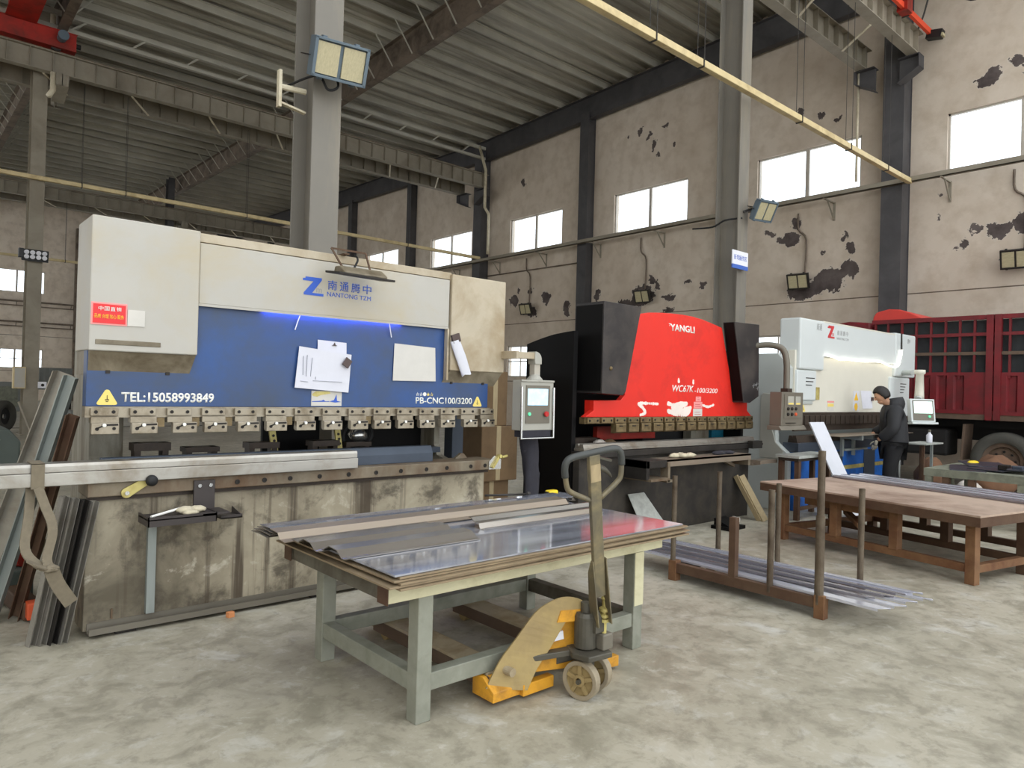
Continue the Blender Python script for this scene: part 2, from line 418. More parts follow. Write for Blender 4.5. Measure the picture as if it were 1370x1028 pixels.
# plaster with flaked-off patches (their own shapes, in metres on the wall) and dark joints
PATCH = [(14.75, 4.78, .75, .62), (14.35, 5.28, .28, .24), (15.4, 4.55, .5, .3), (13.0, 5.05, .22, .16), (13.75, 4.62, .4, .16), (13.65, 4.22, .34, .14), (12.45, 4.9, .16, .26), (16.75, 4.95, .3, .34), (14.15, 5.05, .2, .3),
         (8.55, 4.72, .72, .5), (8.0, 4.95, .4, .45), (9.35, 4.45, .7, .3), (9.0, 4.55, .5, .3), (9.75, 5.95, .5, .26), (10.25, 6.2, .26, .16), (8.0, 5.45, .24, .2), (8.2, 5.75, .14, .18), (9.5, 6.4, .2, .24), (9.5, 4.95, .12, .1), (8.7, 5.5, .1, .12),
         (4.75, 5.45, .4, .32), (4.35, 5.55, .3, .3), (5.4, 5.25, .24, .18), (5.2, 5.5, .2, .14), (5.0, 8.95, .45, .26), (4.2, 9.2, .7, .14), (4.0, 8.9, .5, .1), (5.9, 6.45, .12, .1), (6.05, 5.95, .1, .1), (5.6, 5.15, .1, .08),
         (21.1, 5.1, .45, .34), (20.9, 5.5, .16, .2), (19.3, 5.05, .42, .36), (20.2, 5.4, .16, .2), (20.0, 4.6, .5, .3), (18.2, 4.6, .3, .4),
         (15.0, 10.3, .22, .18), (14.6, 10.0, .12, .2), (14.4, 9.7, .12, .3), (14.0, 10.2, .18, .12), (15.5, 10.2, .12, .1), (13.7, 9.5, .14, .2), (14.3, 9.3, .1, .14), (20.8, 9.75, .2, .24), (8.9, 9.2, .2, .18), (9.5, 9.4, .22, .2), (8.4, 9.0, .18, .1)]
def plaster(name, patches, k=0):
    m = bpy.data.materials.new(name); t = NT(m); MATS[name] = m
    b = t.n('ShaderNodeBsdfPrincipled'); t.l(b.outputs[0], t.out.inputs[0]); b.inputs['Roughness'].default_value = .85
    v = t.mapping(); sep = t.n('ShaderNodeSeparateXYZ'); t.l(v, sep.inputs[0])
    n1 = t.noise(v, .35, 5, .6, .5); n2 = t.noise(v, 2.2, 6, .6)
    c = t.ramp(n1, [(.3, lin((196 + k, 181 + k, 163 + k))), (.5, lin((210 + k, 196 + k, 179 + k))), (.72, lin((222 + k, 210 + k, 195 + k)))])
    c = t.mix(t.ramp(n2, [(.3, (.5, .5, .5, 1)), (.55, (0, 0, 0, 1))]), c, lin((178, 160, 138)))
    if patches:
        d1 = t.n('ShaderNodeTexNoise', _Scale=2.4, _Detail=5, _Roughness=.65); t.l(v, d1.inputs['Vector'])
        off = t.n('ShaderNodeVectorMath', operation='SUBTRACT'); t.l(d1.outputs['Color'], off.inputs[0]); off.inputs[1].default_value = (.5, .5, .5)
        sc = t.n('ShaderNodeVectorMath', operation='SCALE'); t.l(off.outputs[0], sc.inputs[0]); sc.inputs['Scale'].default_value = .75
        ad = t.n('ShaderNodeVectorMath', operation='ADD'); t.l(v, ad.inputs[0]); t.l(sc.outputs[0], ad.inputs[1])
        s2 = t.n('ShaderNodeSeparateXYZ'); t.l(ad.outputs[0], s2.inputs[0]); acc = None
        for (py, pz, ry, rz) in patches:
            cmb = t.n('ShaderNodeCombineXYZ'); t.l(s2.outputs[1], cmb.inputs[0]); t.l(s2.outputs[2], cmb.inputs[1])
            q = t.n('ShaderNodeMapping'); q.vector_type = 'TEXTURE'
            q.inputs['Location'].default_value = (py, pz, 0); q.inputs['Scale'].default_value = (ry * .62, rz * .62, 1)
            t.l(cmb.outputs[0], q.inputs['Vector'])
            ln = t.n('ShaderNodeVectorMath', operation='LENGTH'); t.l(q.outputs[0], ln.inputs[0])
            acc = ln.outputs['Value'] if acc is None else t.math('MINIMUM', acc, ln.outputs['Value'])
        edge = t.ramp(acc, [(.985, (1, 1, 1, 1)), (1.0, (0, 0, 0, 1))])
        rim = t.ramp(t.math('MULTIPLY', acc, .8), [(.84, (.7, .7, .7, 1)), (.93, (0, 0, 0, 1))])
        c = t.mix(rim, c, lin((206, 196, 182)))
        c = t.mix(edge, c, t.ramp(n2, [(.35, lin((70, 60, 58))), (.65, lin((104, 94, 90)))]))
    for z0 in (4.17, 1.9):
        j = t.math('ABSOLUTE', t.math('SUBTRACT', sep.outputs[2], z0)); c = t.mix(t.math('LESS_THAN', j, .014), c, lin((104, 90, 76)))
    t.l(c, b.inputs['Base Color'])
    bp = t.n('ShaderNodeBump', _Strength=.25, _Distance=.02); t.l(t.noise(v, 9, 5, .6), bp.inputs['Height']); t.l(bp.outputs[0], b.inputs['Normal'])
plaster('plaster_flaked', PATCH); plaster('plaster', [], 22)  # second plaster is paler, making up for weak daylight in the far bays
# ------------------------------------------------------------------ the hall
WX, FY = 18.6, 55.0                 # right-hand window wall, far wall
def zr(y):                          # underside of the roof deck
    return 12.2 - .03 * (y - 10) if y < 22.9 else 11.81 + .025 * (y - 22.9)

b = MB(); b.box(-16, 18.9, -11, 55.3, -.2, 0); struct(b.build('floor', 'concrete_floor', at=(0, 0, 0)))

WSPAN = [(-2.5, .45), (2.85, 5.83), (7.8, 10.7), (13.07, 16.06), (18.57, 21.49), (24.0, 27.06), (29.85, 32.97), (35.3, 38.3), (40.8, 43.8), (46.2, 49.2)]
FSPAN = [(-11.5, -8.5), (-6.2, -3.2), (-.9, 2.1), (4.5, 7.5), (9.9, 12.9), (14.9, 17.6)]
UP, LO = (6.93, 8.37), (2.07, 3.3)
def wall_holes(b, spans, a0, a1, top, put):
    """wall solid between a0 and a1 with an upper and a lower window at every span"""
    x = a0
    for s0, s1 in spans:
        put(x, s0, 0, top); put(s0, s1, 0, LO[0]); put(s0, s1, LO[1], UP[0]); put(s0, s1, UP[1], top); x = s1
    put(x, a1, 0, top)
b = MB(); wall_holes(b, WSPAN, -11, FY, 12.7, lambda u0, u1, z0, z1: b.box(WX, WX + .26, u0, u1, z0, z1))
struct(b.build('wall_right', 'plaster_flaked', at=(0, 0, 0)))
b = MB(); wall_holes(b, FSPAN, -16, WX + .26, 13.0, lambda u0, u1, z0, z1: b.box(u0, u1, FY, FY + .26, z0, z1))
struct(b.build('wall_back', 'plaster', at=(0, 0, 0)))
b = MB()
for y0, y1, z0, z1 in ((-11, 10, 0, 12.9), (10, 22, 0, 6), (10, 22, 11, 12.9), (22, 24, 0, 12.9), (24, 38, 0, 1.2), (24, 38, 11, 12.9), (38, 40, 0, 12.9), (40, 53, 0, 1.2), (40, 53, 11, 12.9), (53, FY + .26, 0, 12.9)): b.box(-16.26, -16, y0, y1, z0, z1)
struct(b.build('wall_left', 'plaster', at=(0, 0, 0)))  # openings are added out of view to let side daylight in

wn = [0]
def window(u0, u1, z0, z1, axis, rows, cols, thick):
    wn[0] += 1
    w = .045; f = MB()
    def put(b, a0, a1, c0, c1, d0, d1):
        if axis == 'x': b.box(WX + d0, WX + d1, a0, a1, c0, c1)
        else: b.box(a0, a1, FY + d0, FY + d1, c0, c1)
    put(f, u0, u1, z0, z0 + w, .06, .13); put(f, u0, u1, z1 - w, z1, .06, .13); put(f, u0, u0 + w, z0, z1, .06, .13); put(f, u1 - w, u1, z0, z1, .06, .13)
    r = f.build('window_%d' % wn[0], 'window_frame'); struct(r)
    m = MB()
    for i in range(1, cols):
        u = u0 + (u1 - u0) * i / cols; h = .05 if i * 2 == cols else .015
        put(m, u - h, u + h, z0, z1, .065, .125)
    for i in range(1, rows):
        z = z0 + (z1 - z0) * i / rows; put(m, u0, u1, z - .02, z + .02, .065, .125)
    m.build('mullion', 'window_frame', r)
    g = MB(); put(g, u0, u1, z0, z1, .09, .1); g.build('pane', 'window_glass', r)
for s0, s1 in WSPAN[1:8]:
    window(s0, s1, *UP, 'x', 1, 2, 0); window(s0, s1, *LO, 'x', 2, 4, 0)
for s0, s1 in FSPAN[2:5]:
    window(s0, s1, *UP, 'y', 1, 2, 0); window(s0, s1, *LO, 'y', 2, 4, 0)

# roof deck: trapezoid ribs running along X, carried by purlins
prof = []; y = 4.6
while y < 55.3:
    for dy, dz in ((0, 0), (.16, 0), (.2, .055), (.33, .055), (.37, 0)): prof.append((y + dy, dz))
    y += .38
P = [[(x, yy, zr(yy) + .22 + dz) for yy, dz in prof] for x in (-16.3, 0, WX + .3)]
b = MB(); b.grid(P); ceil = struct(b.build('ceiling', 'deck_steel', at=(0, 0, 0), solid=.01))
for i, (x0, x1) in enumerate(((-16.2, -12.6), (-12.4, -4.75), (-4.55, 3.2), (3.4, 11.1), (11.3, 18.25))):
    b = MB(); b.grid([[(x, yy, zr(yy) + .24) for yy in (-11, 4.6)] for x in (x0, x1)]); o = struct(b.build('window_%d' % (40 + i), 'window_glass', at=(0, 0, 0)), 'added clear rooflight, out of view')  # unseen rooflights added to bring daylight down from above
y = -10.2; k = 0
while y < 54.6:
    b = MB(); z = zr(y)
    b.box(-16, WX, y - .006, y + .006, z, z + .21); b.box(-16, WX, y, y + .07, z, z + .008); b.box(-16, WX, y - .07, y, z + .2, z + .212); b.box(-16, WX, y + .06, y + .07, z, z + .025)
    b.build('purlin', 'purlin_steel', ceil); y += 1.06

def ibeam(b, p, q, h, w, tf=.016, tw=.012):
    """I-section from p to q (p, q on the underside)"""
    p, q = Vector(p), Vector(q); up = Vector((0, 0, 1))
    b.bar(p + up * tf / 2, q + up * tf / 2, w, tf); b.bar(p + up * (h - tf / 2), q + up * (h - tf / 2), w, tf); b.bar(p + up * h / 2, q + up * h / 2, tw, h - 2 * tf)
for i, x in enumerate((-12.5, -4.65, 3.3, 11.2, 18.35)):
    b = MB(); d = .82
    for y0, y1 in ((-11, 22.9), (22.9, 54.9)):
        ibeam(b, (x, y0, zr(y0) - d), (x, y1, zr(y1) - d), d, .24)
    struct(b.build('trim_%d' % (i + 1), 'rafter_paint' if i < 4 else 'dark_column', at=(0, 0, 0)), 'roof rafter of brown painted I-section')

for i, x in ((3, 3.3), (4, 11.2)):
    rf = bpy.data.objects['trim_%d' % i]; y = -10.2
    while y < 50:
        y += 1.06
        if y < 12 or abs(y - 22.9) < .8: continue
        for s in (-1, 1):
            b = MB(); b.bar((x + s * .1, y, zr(y) - .78), (x + s * .72, y, zr(y) + .02), .03, .03, (0, 1, 0)); b.build('fly_brace', 'purlin_steel', rf)
def hcol(x0, x1, y0, y1, top, matn, lab, n=[0]):
    b = MB(); t = .02
    b.box(x0, x1, y0, y0 + t, 0, top); b.box(x0, x1, y1 - t, y1, 0, top)
    xm = (x0 + x1) / 2; b.box(xm - .01, xm + .01, y0 + t, y1 - t, 0, top)
    b.box(x0 - .06, x1 + .06, y0 - .06, y1 + .06, 0, .02)
    o = b.build('column', matn, at=(0, 0, 0)); return struct(o, lab)
hcol(3.13, 3.44, 6.7, 7.16, 12.2, 'column_paint', 'tall grey steel column behind the white and blue press brake')
hcol(11.05, 11.36, 6.7, 7.16, 12.2, 'column_paint', 'tall grey steel column behind the red press brake, blue and white sign on it')
hcol(-4.8, -4.5, 6.7, 7.16, 12.2, 'column_paint', 'grey steel column')
for x in (2.72, 10.95, -4.8):
    hcol(x, x + .34, 22.95, 23.5, 11.7, 'runway_paint', 'grey column of the second row')
    hcol(x - .4 if x > 5 else x, x - .1 if x > 5 else x + .3, 39.1, 39.6, 12.0, 'dark_column', 'dark column of the third row')
for y0, y1, d in ((6.62, 7.1, .5), (11.45, 11.75, .3), (17.0, 17.42, .36), (22.85, 23.35, .45), (28.3, 28.65, .34), (34.0, 34.4, .34), (39.2, 39.6, .34), (44.9, 45.2, .34)):
    b = MB(); b.box(WX - d, WX - d + .02, y0, y1, 0, 11.4); b.box(WX - .03, WX, y0, y1, 0, 11.4); ym = (y0 + y1) / 2; b.box(WX - d + .02, WX - .03, y0 + .02, y0 + .04, 0, 11.4); b.box(WX - d + .02, WX - .03, y1 - .04, y1 - .02, 0, 11.4)
    struct(b.build('column', 'dark_column', at=(0, 0, 0)), 'dark steel wall column')
for x in (-3.0, 9.15, 14.2):
    b = MB(); b.box(x, x + .4, FY - .35, FY, 0, 11.5); struct(b.build('column', 'rafter_paint', at=(0, 0, 0)), 'steel column of the far wall')

# rails along the far wall
for i, z in enumerate((6.35, 5.03)):
    b = MB(); b.bar((-16, FY - .2, z), (WX, FY - .2, z), .12, .1); b.bar((-16, FY - .2, z - .28), (WX, FY - .2, z - .28), .12, .06)
    for x in range(-15, 18, 3): b.bar((x, FY - .2, z), (x, FY, z - .3), .03, .03)
    struct(b.build('trim_%d' % (7 + i), 'rafter_paint', at=(0, 0, 0)))
# bracketed cable tray below the upper windows
tr = thing('cable_tray', 'long grey cable tray on brackets under the upper windows of the right wall', 'cable tray', (18.3, 20, 6.72))
b = MB(); b.box(17.96, 17.99, -4, 50, 6.74, 6.86); b.box(17.96, 18.08, -4, 50, 6.74, 6.755); b.box(18.05, 18.08, -4, 50, 6.74, 6.86); b.build('tray', 'runway_paint', tr)
for y in [.3 + 2.72 * i for i in range(13)]:
    b = MB(); b.bar((17.96, y, 6.725), (WX - .01, y, 6.725), .04, .03); b.bar((18.2, y, 6.72), (WX - .025, y, 6.3), .03, .03, (0, 1, 0)); b.box(WX - .02, WX, y - .03, y + .03, 6.26, 6.75); b.build('bracket', 'runway_paint', tr)

# crane runways: stiffened girders in pairs, braced in plan below
def runway(y, x0, x1, lab, z0=9.72, h=.56):
    b = MB(); ibeam(b, (x0, y, z0), (x1, y, z0), h, .24, .02)
    x = x0 + .3
    while x < x1: b.box(x - .006, x + .006, y - .118, y + .118, z0 + .02, z0 + h - .02); x += .51
    o = tag(b.build('crane_girder', 'runway_paint'), lab, 'crane girder')
    r = MB(); r.box(x0, x1, y - .03, y + .03, z0 + h, z0 + h + .06); r.build('rail', 'rusty_steel', o)
    return o
for (ya, yb, x1, nm) in ((6.38, 7.55, 18.2, 'above the grey column row nearest the camera'), (22.5, 24.0, 18.15, 'over the second column row'), (38.6, 40.1, 18.15, 'over the third column row')):
    runway(ya, -12, x1, 'stiffened crane girder ' + nm + ', nearer of its pair')
    runway(yb, -12, x1, 'stiffened crane girder ' + nm + ', farther of its pair')
    br = thing('girder_bracing', 'bracing rods between the paired crane girders ' + nm, 'bracing', (3, ya, 9.7))
    x = -10.0
    while x < 17.5:
        b = MB(); b.bar((x, ya + .12, 9.71), (x + .75, yb - .12, 9.71), .05, .02); b.build('rod', 'pipe_white', br); x += 2.15
    for cx in (3.3, 11.2, 18.0):
        if ya > 30 and cx < 10: continue
        ym = (ya + yb) / 2; hw = .27
        for s in (-1, 1):
            ye = ya - .16 if s < 0 else yb + .16; b = MB()
            b.prism([(ym + s * hw, 9.7), (ye, 9.7), (ye, 9.42), (ym + s * hw, 9.15)], 'x', cx - .01, cx + .01)
            b.prism([(ym + s * hw, 9.715), (ye, 9.715), (ye, 9.7), (ym + s * hw, 9.7)], 'x', cx - .15, cx + .15); b.prism([(ym + s * hw, 9.15), (ye, 9.42), (ye, 9.4), (ym + s * hw, 9.13)], 'x', cx - .15, cx + .15)
            b.prism([(ye - s * .02, 9.41), (ye, 9.41), (ye, 9.71), (ye - s * .02, 9.71)], 'x', cx - .15, cx + .15)
            b.build('corbel', 'dark_column' if cx > 15 else 'runway_paint', br)
# lattice tie high under the roof above the second column row
t = thing('lattice_tie', 'horizontal lattice tie under the roof along the second column row', 'lattice tie', (3, 22.75, 11.0))
b = MB(); b.bar((-12, 22.75, 11.56), (18.2, 22.75, 11.44), .1, .12); b.bar((-12, 22.75, 11.15), (18.2, 22.75, 11.03), .1, .1); b.build('chord', 'purlin_steel', t)
x = -11.5
while x < 17.6:
    b = MB(); b.bar((x, 22.75, 11.17 - (x + 12) * .0038), (x + .42, 22.75, 11.54 - (x + 12) * .0038), .05, .04, (0, 1, 0)); b.build('lattice_bar', 'purlin_steel', t); x += 1.5

# cream cable ducts hung on wires
def duct(y, z, x0, x1, lab, hang, ztop, r=.055):
    t = thing('cable_duct', lab, 'cable duct', (x0, y, z))
    b = MB(); b.box(x0, x1, y - r, y + r, z - r, z + r); b.build('duct', 'duct_cream', t, bevel=.008)
    for x in hang:
        b = MB(); b.box(x - .012, x + .012, y - r - .012, y + r + .012, z - r - .015, z + r + .012)
        for dy in (-r - .01, r + .01): b.tube([(x, y + dy, z), (x, y + dy, ztop)], .006, 5)
        b.build('hanger', 'wire_dark', t)
duct(6.42, 6.76, -8, 18.02, 'cream cable duct slanting across the top right, hung on thin wires', [-5.2, -2.2, .8, 5.1, 8.2, 9.4, 12.6, 14.7, 16.6], 9.72)
duct(22.8, 6.93, -8, 18.1, 'cream cable duct far back, crossing behind the white and blue press', [-5, -2, 3.9, 5.0, 8.5, 11.6, 14.6], 9.72)
duct(38.4, 6.95, -8, 18.1, 'cream cable duct of the third column row', [0, 6, 12], 9.72)

# overhead cranes on the rails
def crane(y, x0, x1, gx, lab, gy, name='overhead_crane'):
    t = thing(name, lab, 'overhead crane', ((x0 + x1) / 2, y, 10.3))
    b = MB(); b.box(x0, x1, y - .13, y + .13, 10.42, 10.86); b.box(x0 - .02, x1 + .02, y - .16, y + .16, 10.86, 10.88); b.box(x0, x1, y - .17, y + .17, 10.4, 10.42); b.build('end_carriage', 'crane_red', t)
    for x in (x0 + .45, x1 - .45):
        b = MB(); b.cyl((x, y - .07, 10.46), (x, y + .07, 10.46), .13, n=20); b.build('wheel', 'dark_steel', t)
        b = MB(); b.cyl((x + .1, y - .16, 10.66), (x + .1, y - .42, 10.64), .11, n=14); b.cyl((x + .1, y - .42, 10.64), (x + .1, y - .5, 10.64), .13, n=14); b.build('travel_motor', 'lamp_grey', t)
    b = MB(); b.cyl((x1, y, 10.62), (x1 + .12, y, 10.62), .07, n=12); b.build('buffer', 'rubber_black', t)
    b = MB(); b.box(gx - .27, gx + .27, min(y, gy), max(y, gy), 10.88, 11.72); b.box(gx - .34, gx + .34, min(y, gy), max(y, gy), 10.86, 10.9); b.build('girder', 'crane_red', t)
    return t
crane(22.5, -.4, 3.6, 2.35, 'red overhead crane on the second runway, top left corner', 7.55)
t = thing('conductor_rail', 'orange conductor rail along the runway girder at the top right, dark lamp at its end', 'conductor rail', (16, 6.16, 10.26))
b = MB(); b.bar((6, 6.15, 10.3), (18.3, 6.15, 10.3), .07, .13); b.build('rail_bar', 'crane_orange', t)
b = MB(); b.box(16.6, 16.9, 6.05, 6.27, 10.2, 10.5); b.build('collector', 'crane_red', t)
for x in range(7, 18, 2):
    b = MB(); b.box(x - .03, x + .03, 6.15, 6.36, 10.23, 10.28); b.build('rail_bracket', 'dark_steel', t)
b = MB(); b.obox((18.32, 6.05, 10.22), (.1, 0, 0), (0, .16, .03), (0, -.02, .09)); b.build('end_lamp', 'black_plastic', t)
b = MB(); b.obox((18.32, 5.93, 10.16), (.08, 0, 0), (0, .07, .0), (0, 0, .035)); b.build('lamp_lens', 'lamp_glass', t)
# festoon cable loops near the right wall
for i, (ya, yb, dz) in enumerate(((6.95, 6.1, 1.25), (5.75, 4.6, .85), (4.4, 2.2, 1.7))):
    b = MB(); P = [(18.15, ya, 12.2)] + [(18.15, ya + (yb - ya) * k / 12, 11.5 - dz * math.sin(math.pi * k / 12) ** .7) for k in range(13)] + [(18.15, yb, 12.2)]
    b.tube(P, .022, 6); tag(b.build('festoon_cable', 'wire_dark', smooth=True), ['dark cable loop beside the crane girder, leftmost of three at the top right', 'dark cable loop, middle of three against the right wall', 'thin dark cable sagging at the top right corner, rightmost of three'][i], 'cable', 'festoon cable loops at the top right')
# rain pipes
def pipe(name, pts, r, lab, matn='pipe_white'):
    b = MB(); b.tube(pts, r, 10); return tag(b.build(name, matn, smooth=True), lab, 'pipe')
pipe('drain_pipe', [(3.12, 22.88, 11.6), (3.12, 22.88, 10.9)], .07, 'short cream pipe above the red crane end, top left')
pipe('drain_pipe', [(3.1, 22.42, 9.72), (3.1, 22.42, 9.25), (3.0, 22.36, 9.05)], .07, 'short cream pipe with bent foot under the crane girder, top left')
pipe('drain_pipe', [(17.9, 22.75, 11.5), (17.9, 22.3, 10.4), (17.9, 22.3, 8.9), (18.0, 22.15, 8.6), (18.0, 22.15, 7.0)], .06, 'cream rain pipe down the wall column at the far hall corner')
pipe('drain_pipe', [(18.0, 7.66, 9.72), (18.0, 7.66, 7.0)], .03, 'thin pale pipe left of the dark wall column, upper right')
# conduit runs on the right wall
for (yy, zt, zb, lab) in ((14.6, 6.7, 4.95, 'conduit down to the floodlight above the red press'), (9.2, 6.6, 4.9, 'conduit down to the floodlight beside the big dark wall patch'), (4.25, 6.75, 4.9, 'conduit down to the floodlight at the right edge'), (20.2, 6.7, 4.9, 'conduit down to the floodlight farthest along the wall')):
    b = MB(); b.tube(smoothpath([(18.55, yy + .22, zt), (18.55, yy + .2, zt - .45), (18.55, yy - .02, zt - .75), (18.55, yy, zb)], 4), .025, 6); tag(b.build('conduit', 'rafter_paint', smooth=True), lab, 'conduit')
b = MB(); b.tube([(18.55, 23.2, 6.25), (18.55, 17.45, 6.2)], .025, 6); tag(b.build('conduit', 'rafter_paint', smooth=True), 'horizontal dark conduit between two wall columns below the far windows', 'conduit')

# floodlights
def floodlight(loc, n, w, h, lab, body='lamp_grey', arm=None, d=.12, lenses=2, cat='floodlight'):
    """loc centre, n direction the glass faces"""
    t = thing('floodlight', lab, cat, loc); n = Vector(n).normalized(); z = Vector((0, 0, 1)); u = z.cross(n); u.normalize(); v = n.cross(u); c = Vector(loc)
    b = MB(); b.obox(c, u * w / 2, v * h / 2, n * d * .32)
    b.obox(c - n * d * .45, u * w * .4, v * h * .36, n * d * .3)
    for s in (-1, 1):
        b.obox(c + v * s * h * .47 + n * d * .38, u * w / 2, v * h * .035, n * d * .12); b.obox(c + u * s * w * .47 + n * d * .38, u * w * .03, v * h / 2, n * d * .12)
        b.obox(c + v * s * h * .52 + u * w * .3, u * w * .04, v * h * .04, n * d * .15); b.obox(c + v * s * h * .52 - u * w * .3, u * w * .04, v * h * .04, n * d * .15)
    b.build('housing', body, t, bevel=.004)
    for k in range(lenses):
        o = (k - (lenses - 1) / 2) * w * .47
        q = MB(); q.obox(c + u * o + n * d * .36, u * w * .2, v * h * .4, n * d * .05); q.build('lens', 'lamp_glass', t)
    if arm is not None:
        b = MB(); a = Vector(arm)
        for s in (-1, 1): b.bar(c + u * s * w * .53, c + u * s * w * .53 - n * d * 1.2, .03, .008, v)
        b.bar(c + u * w * .53 - n * d * 1.2, c - u * w * .53 - n * d * 1.2, .03, .01, v); b.bar(c - n * d * 1.2, a, .04, .04, (0, 0, 1) if abs((a - c).normalized().z) < .9 else (1, 0, 0)); b.build('bracket', 'dark_steel', t)
    return t
f = floodlight((3.25, 6.42, 4.78), (-.16, -.9, -.4), .54, .36, 'big grey floodlight with two ribbed glasses high on the left column', arm=(3.28, 6.7, 4.84), d=.24)
b = MB(); b.tube(smoothpath([(3.28, 6.6, 4.78), (3.3, 6.5, 4.58), (3.2, 6.52, 4.52), (3.12, 6.6, 4.66), (2.95, 6.9, 4.6)], 6), .013, 6); b.build('cable', 'rubber_black', f, smooth=True)
t = thing('column_bracket', 'cream clamp bracket on the left side of the tall left column below its floodlight', 'bracket', (2.9, 6.9, 4.5))
b = MB(); b.box(2.84, 2.87, 6.85, 6.91, 4.35, 4.72); b.bar((2.85, 6.88, 4.4), (3.13, 6.88, 4.36), .05, .02); b.tube([(2.86, 6.88, 4.56), (3.13, 6.88, 4.58)], .03, 8); b.build('arm', 'pipe_white', t)
f = floodlight((11.36, 6.4, 4.82), (-.25, -.82, -.5), .42, .36, 'grey floodlight on the right column above the blue and white sign', arm=(11.2, 6.7, 4.82), d=.14)
b = MB(); b.tube(smoothpath([(11.15, 6.68, 4.7), (11.03, 6.95, 4.68), (11.03, 7.2, 4.6), (11.0, 7.6, 4.62)], 5), .016, 6); b.build('cable', 'rubber_black', f, smooth=True)
for (y, z, lab) in ((14.5, 4.72, 'wall floodlight in the dark flaked patch above the red press'), (9.25, 4.7, 'wall floodlight left of the biggest dark wall patch, upper right'), (4.35, 4.72, 'wall floodlight at the right picture edge above the red truck'), (20.1, 4.68, 'wall floodlight farthest along the right wall, above the black press frame')):
    floodlight((18.3, y, z), (-.93, -.1, -.35), .56, .42, lab, body='dark_steel', arm=(WX, y, z + .05), d=.14)
t = thing('led_floodlight', 'black eight-eyed LED lamp bank on the far left column', 'floodlight', (2.85, 22.75, 4.7))
b = MB(); b.obox((2.87, 22.8, 4.83), (.3, 0, 0), (0, .05, .02), (0, -.03, .14)); b.box(2.5, 2.6, 22.7, 22.9, 4.75, 4.98); b.build('housing', 'black_plastic', t)
for i in range(4):
    for j in range(2):
        b = MB(); b.lathe([(.05, 0), (.06, .02), (.035, .03)], (2.67 + .135 * i, 22.745 - .01 * j, 4.9 - .12 * j), (0, -1, -.3), 12); b.build('lens', 'sign_white', t)
# sign on the right column
t = thing('column_sign', 'white sign with blue foot and blue characters on the right column', 'sign', (10.98, 6.6, 3.8))
b = MB(); b.box(10.74, 11.23, 6.6, 6.62, 3.84, 4.08); b.build('board', 'sign_white', t); b = MB(); b.box(10.74, 11.23, 6.598, 6.622, 3.77, 3.84); b.build('stripe', 'sign_blue', t)
text('lettering', '折弯操作区', 'letter_blue', t, 10.78, 6.6, 3.92, .41, .09)
# ------------------------------------------------------------------ white and blue press brake (nearest)
p1 = thing('press_brake', 'large press brake with off-white covers and blue ram, nearest and leftmost of the three', 'press brake', (2.5, 5.7, 0))
# bed
b = MB(); b.box(.93, 4.08, 4.985, 5.2, .03, .86); b.build('bed', 'bed_paint', p1, bevel=.006)
b = MB(); b.box(.95, 4.06, 5.2, 5.34, .0, .9); b.build('bed_rib', 'frame_grey', p1)
b = MB(); b.prism([(4.90, .025), (4.985, .025), (4.985, .08), (4.975, .08), (4.975, .035), (4.912, .035), (4.912, .062), (4.90, .062)], 'x', .95, 4.02); b.build('foot_rail', 'console_grey', p1)
for x in (1.1, 2.4, 3.8):
    b = MB(); b.box(x, x + .12, 4.93, 4.98, 0, .025); b.build('levelling_pad', 'bolt_dark', p1)
b = MB(); b.box(.92, 4.16, 4.905, 5.2, .868, .955); b.build('bed_bar', 'rusty_steel', p1, bevel=.005)
b = MB(); b.box(.93, 4.1, 4.955, 5.0, .838, .868); b.build('seat_gap', 'die_dark', p1)
for x in (1.18, 1.55, 1.82, 2.01, 2.2, 2.43, 2.67, 2.91, 3.14, 3.39, 3.6, 3.86, 4.02):
    b = MB(); b.lathe([(.017, 0), (.017, .006), (.009, .006), (.009, .002)], (x, 4.905, .907), (0, -1, 0), 14); b.build('socket_bolt', 'bolt_dark', p1)
# lower die
b = MB(); b.prism([(5.03, .955), (5.15, .955), (5.15, 1.02), (5.12, 1.09), (5.1, 1.09), (5.09, 1.065), (5.08, 1.09), (5.06, 1.09), (5.03, 1.03)], 'x', 1.02, 3.54); b.build('lower_die', 'slate', p1, bevel=.003)
# C frames
for x0, x1 in ((1.05, 1.26), (3.95, 4.01)):
    b = MB(); b.prism([(5.34, 0), (6.2, 0), (6.2, 2.5), (5.1, 2.5), (5.1, 1.66), (5.55, 1.55), (5.6, 1.45), (5.6, 1.05), (5.55, .95), (5.34, .9)], 'x', x0, x1); b.build('side_frame', 'frame_grey', p1)
b = MB(); b.box(4.13, 4.26, 5.55, 5.68, 0, 1.75); b.build('cable_trunk', 'slate', p1)
b = MB(); b.box(1.26, 3.95, 6.0, 6.2, 1.7, 2.5); b.build('rear_tank', 'press_cream_dirty', p1)
for x0, x1 in ((2.35, 2.86), (3.08, 3.93)):
    b = MB(); b.box(x0, x1, 5.8, 5.84, .9, 1.55); b.build('rear_guard', 'press_black', p1)
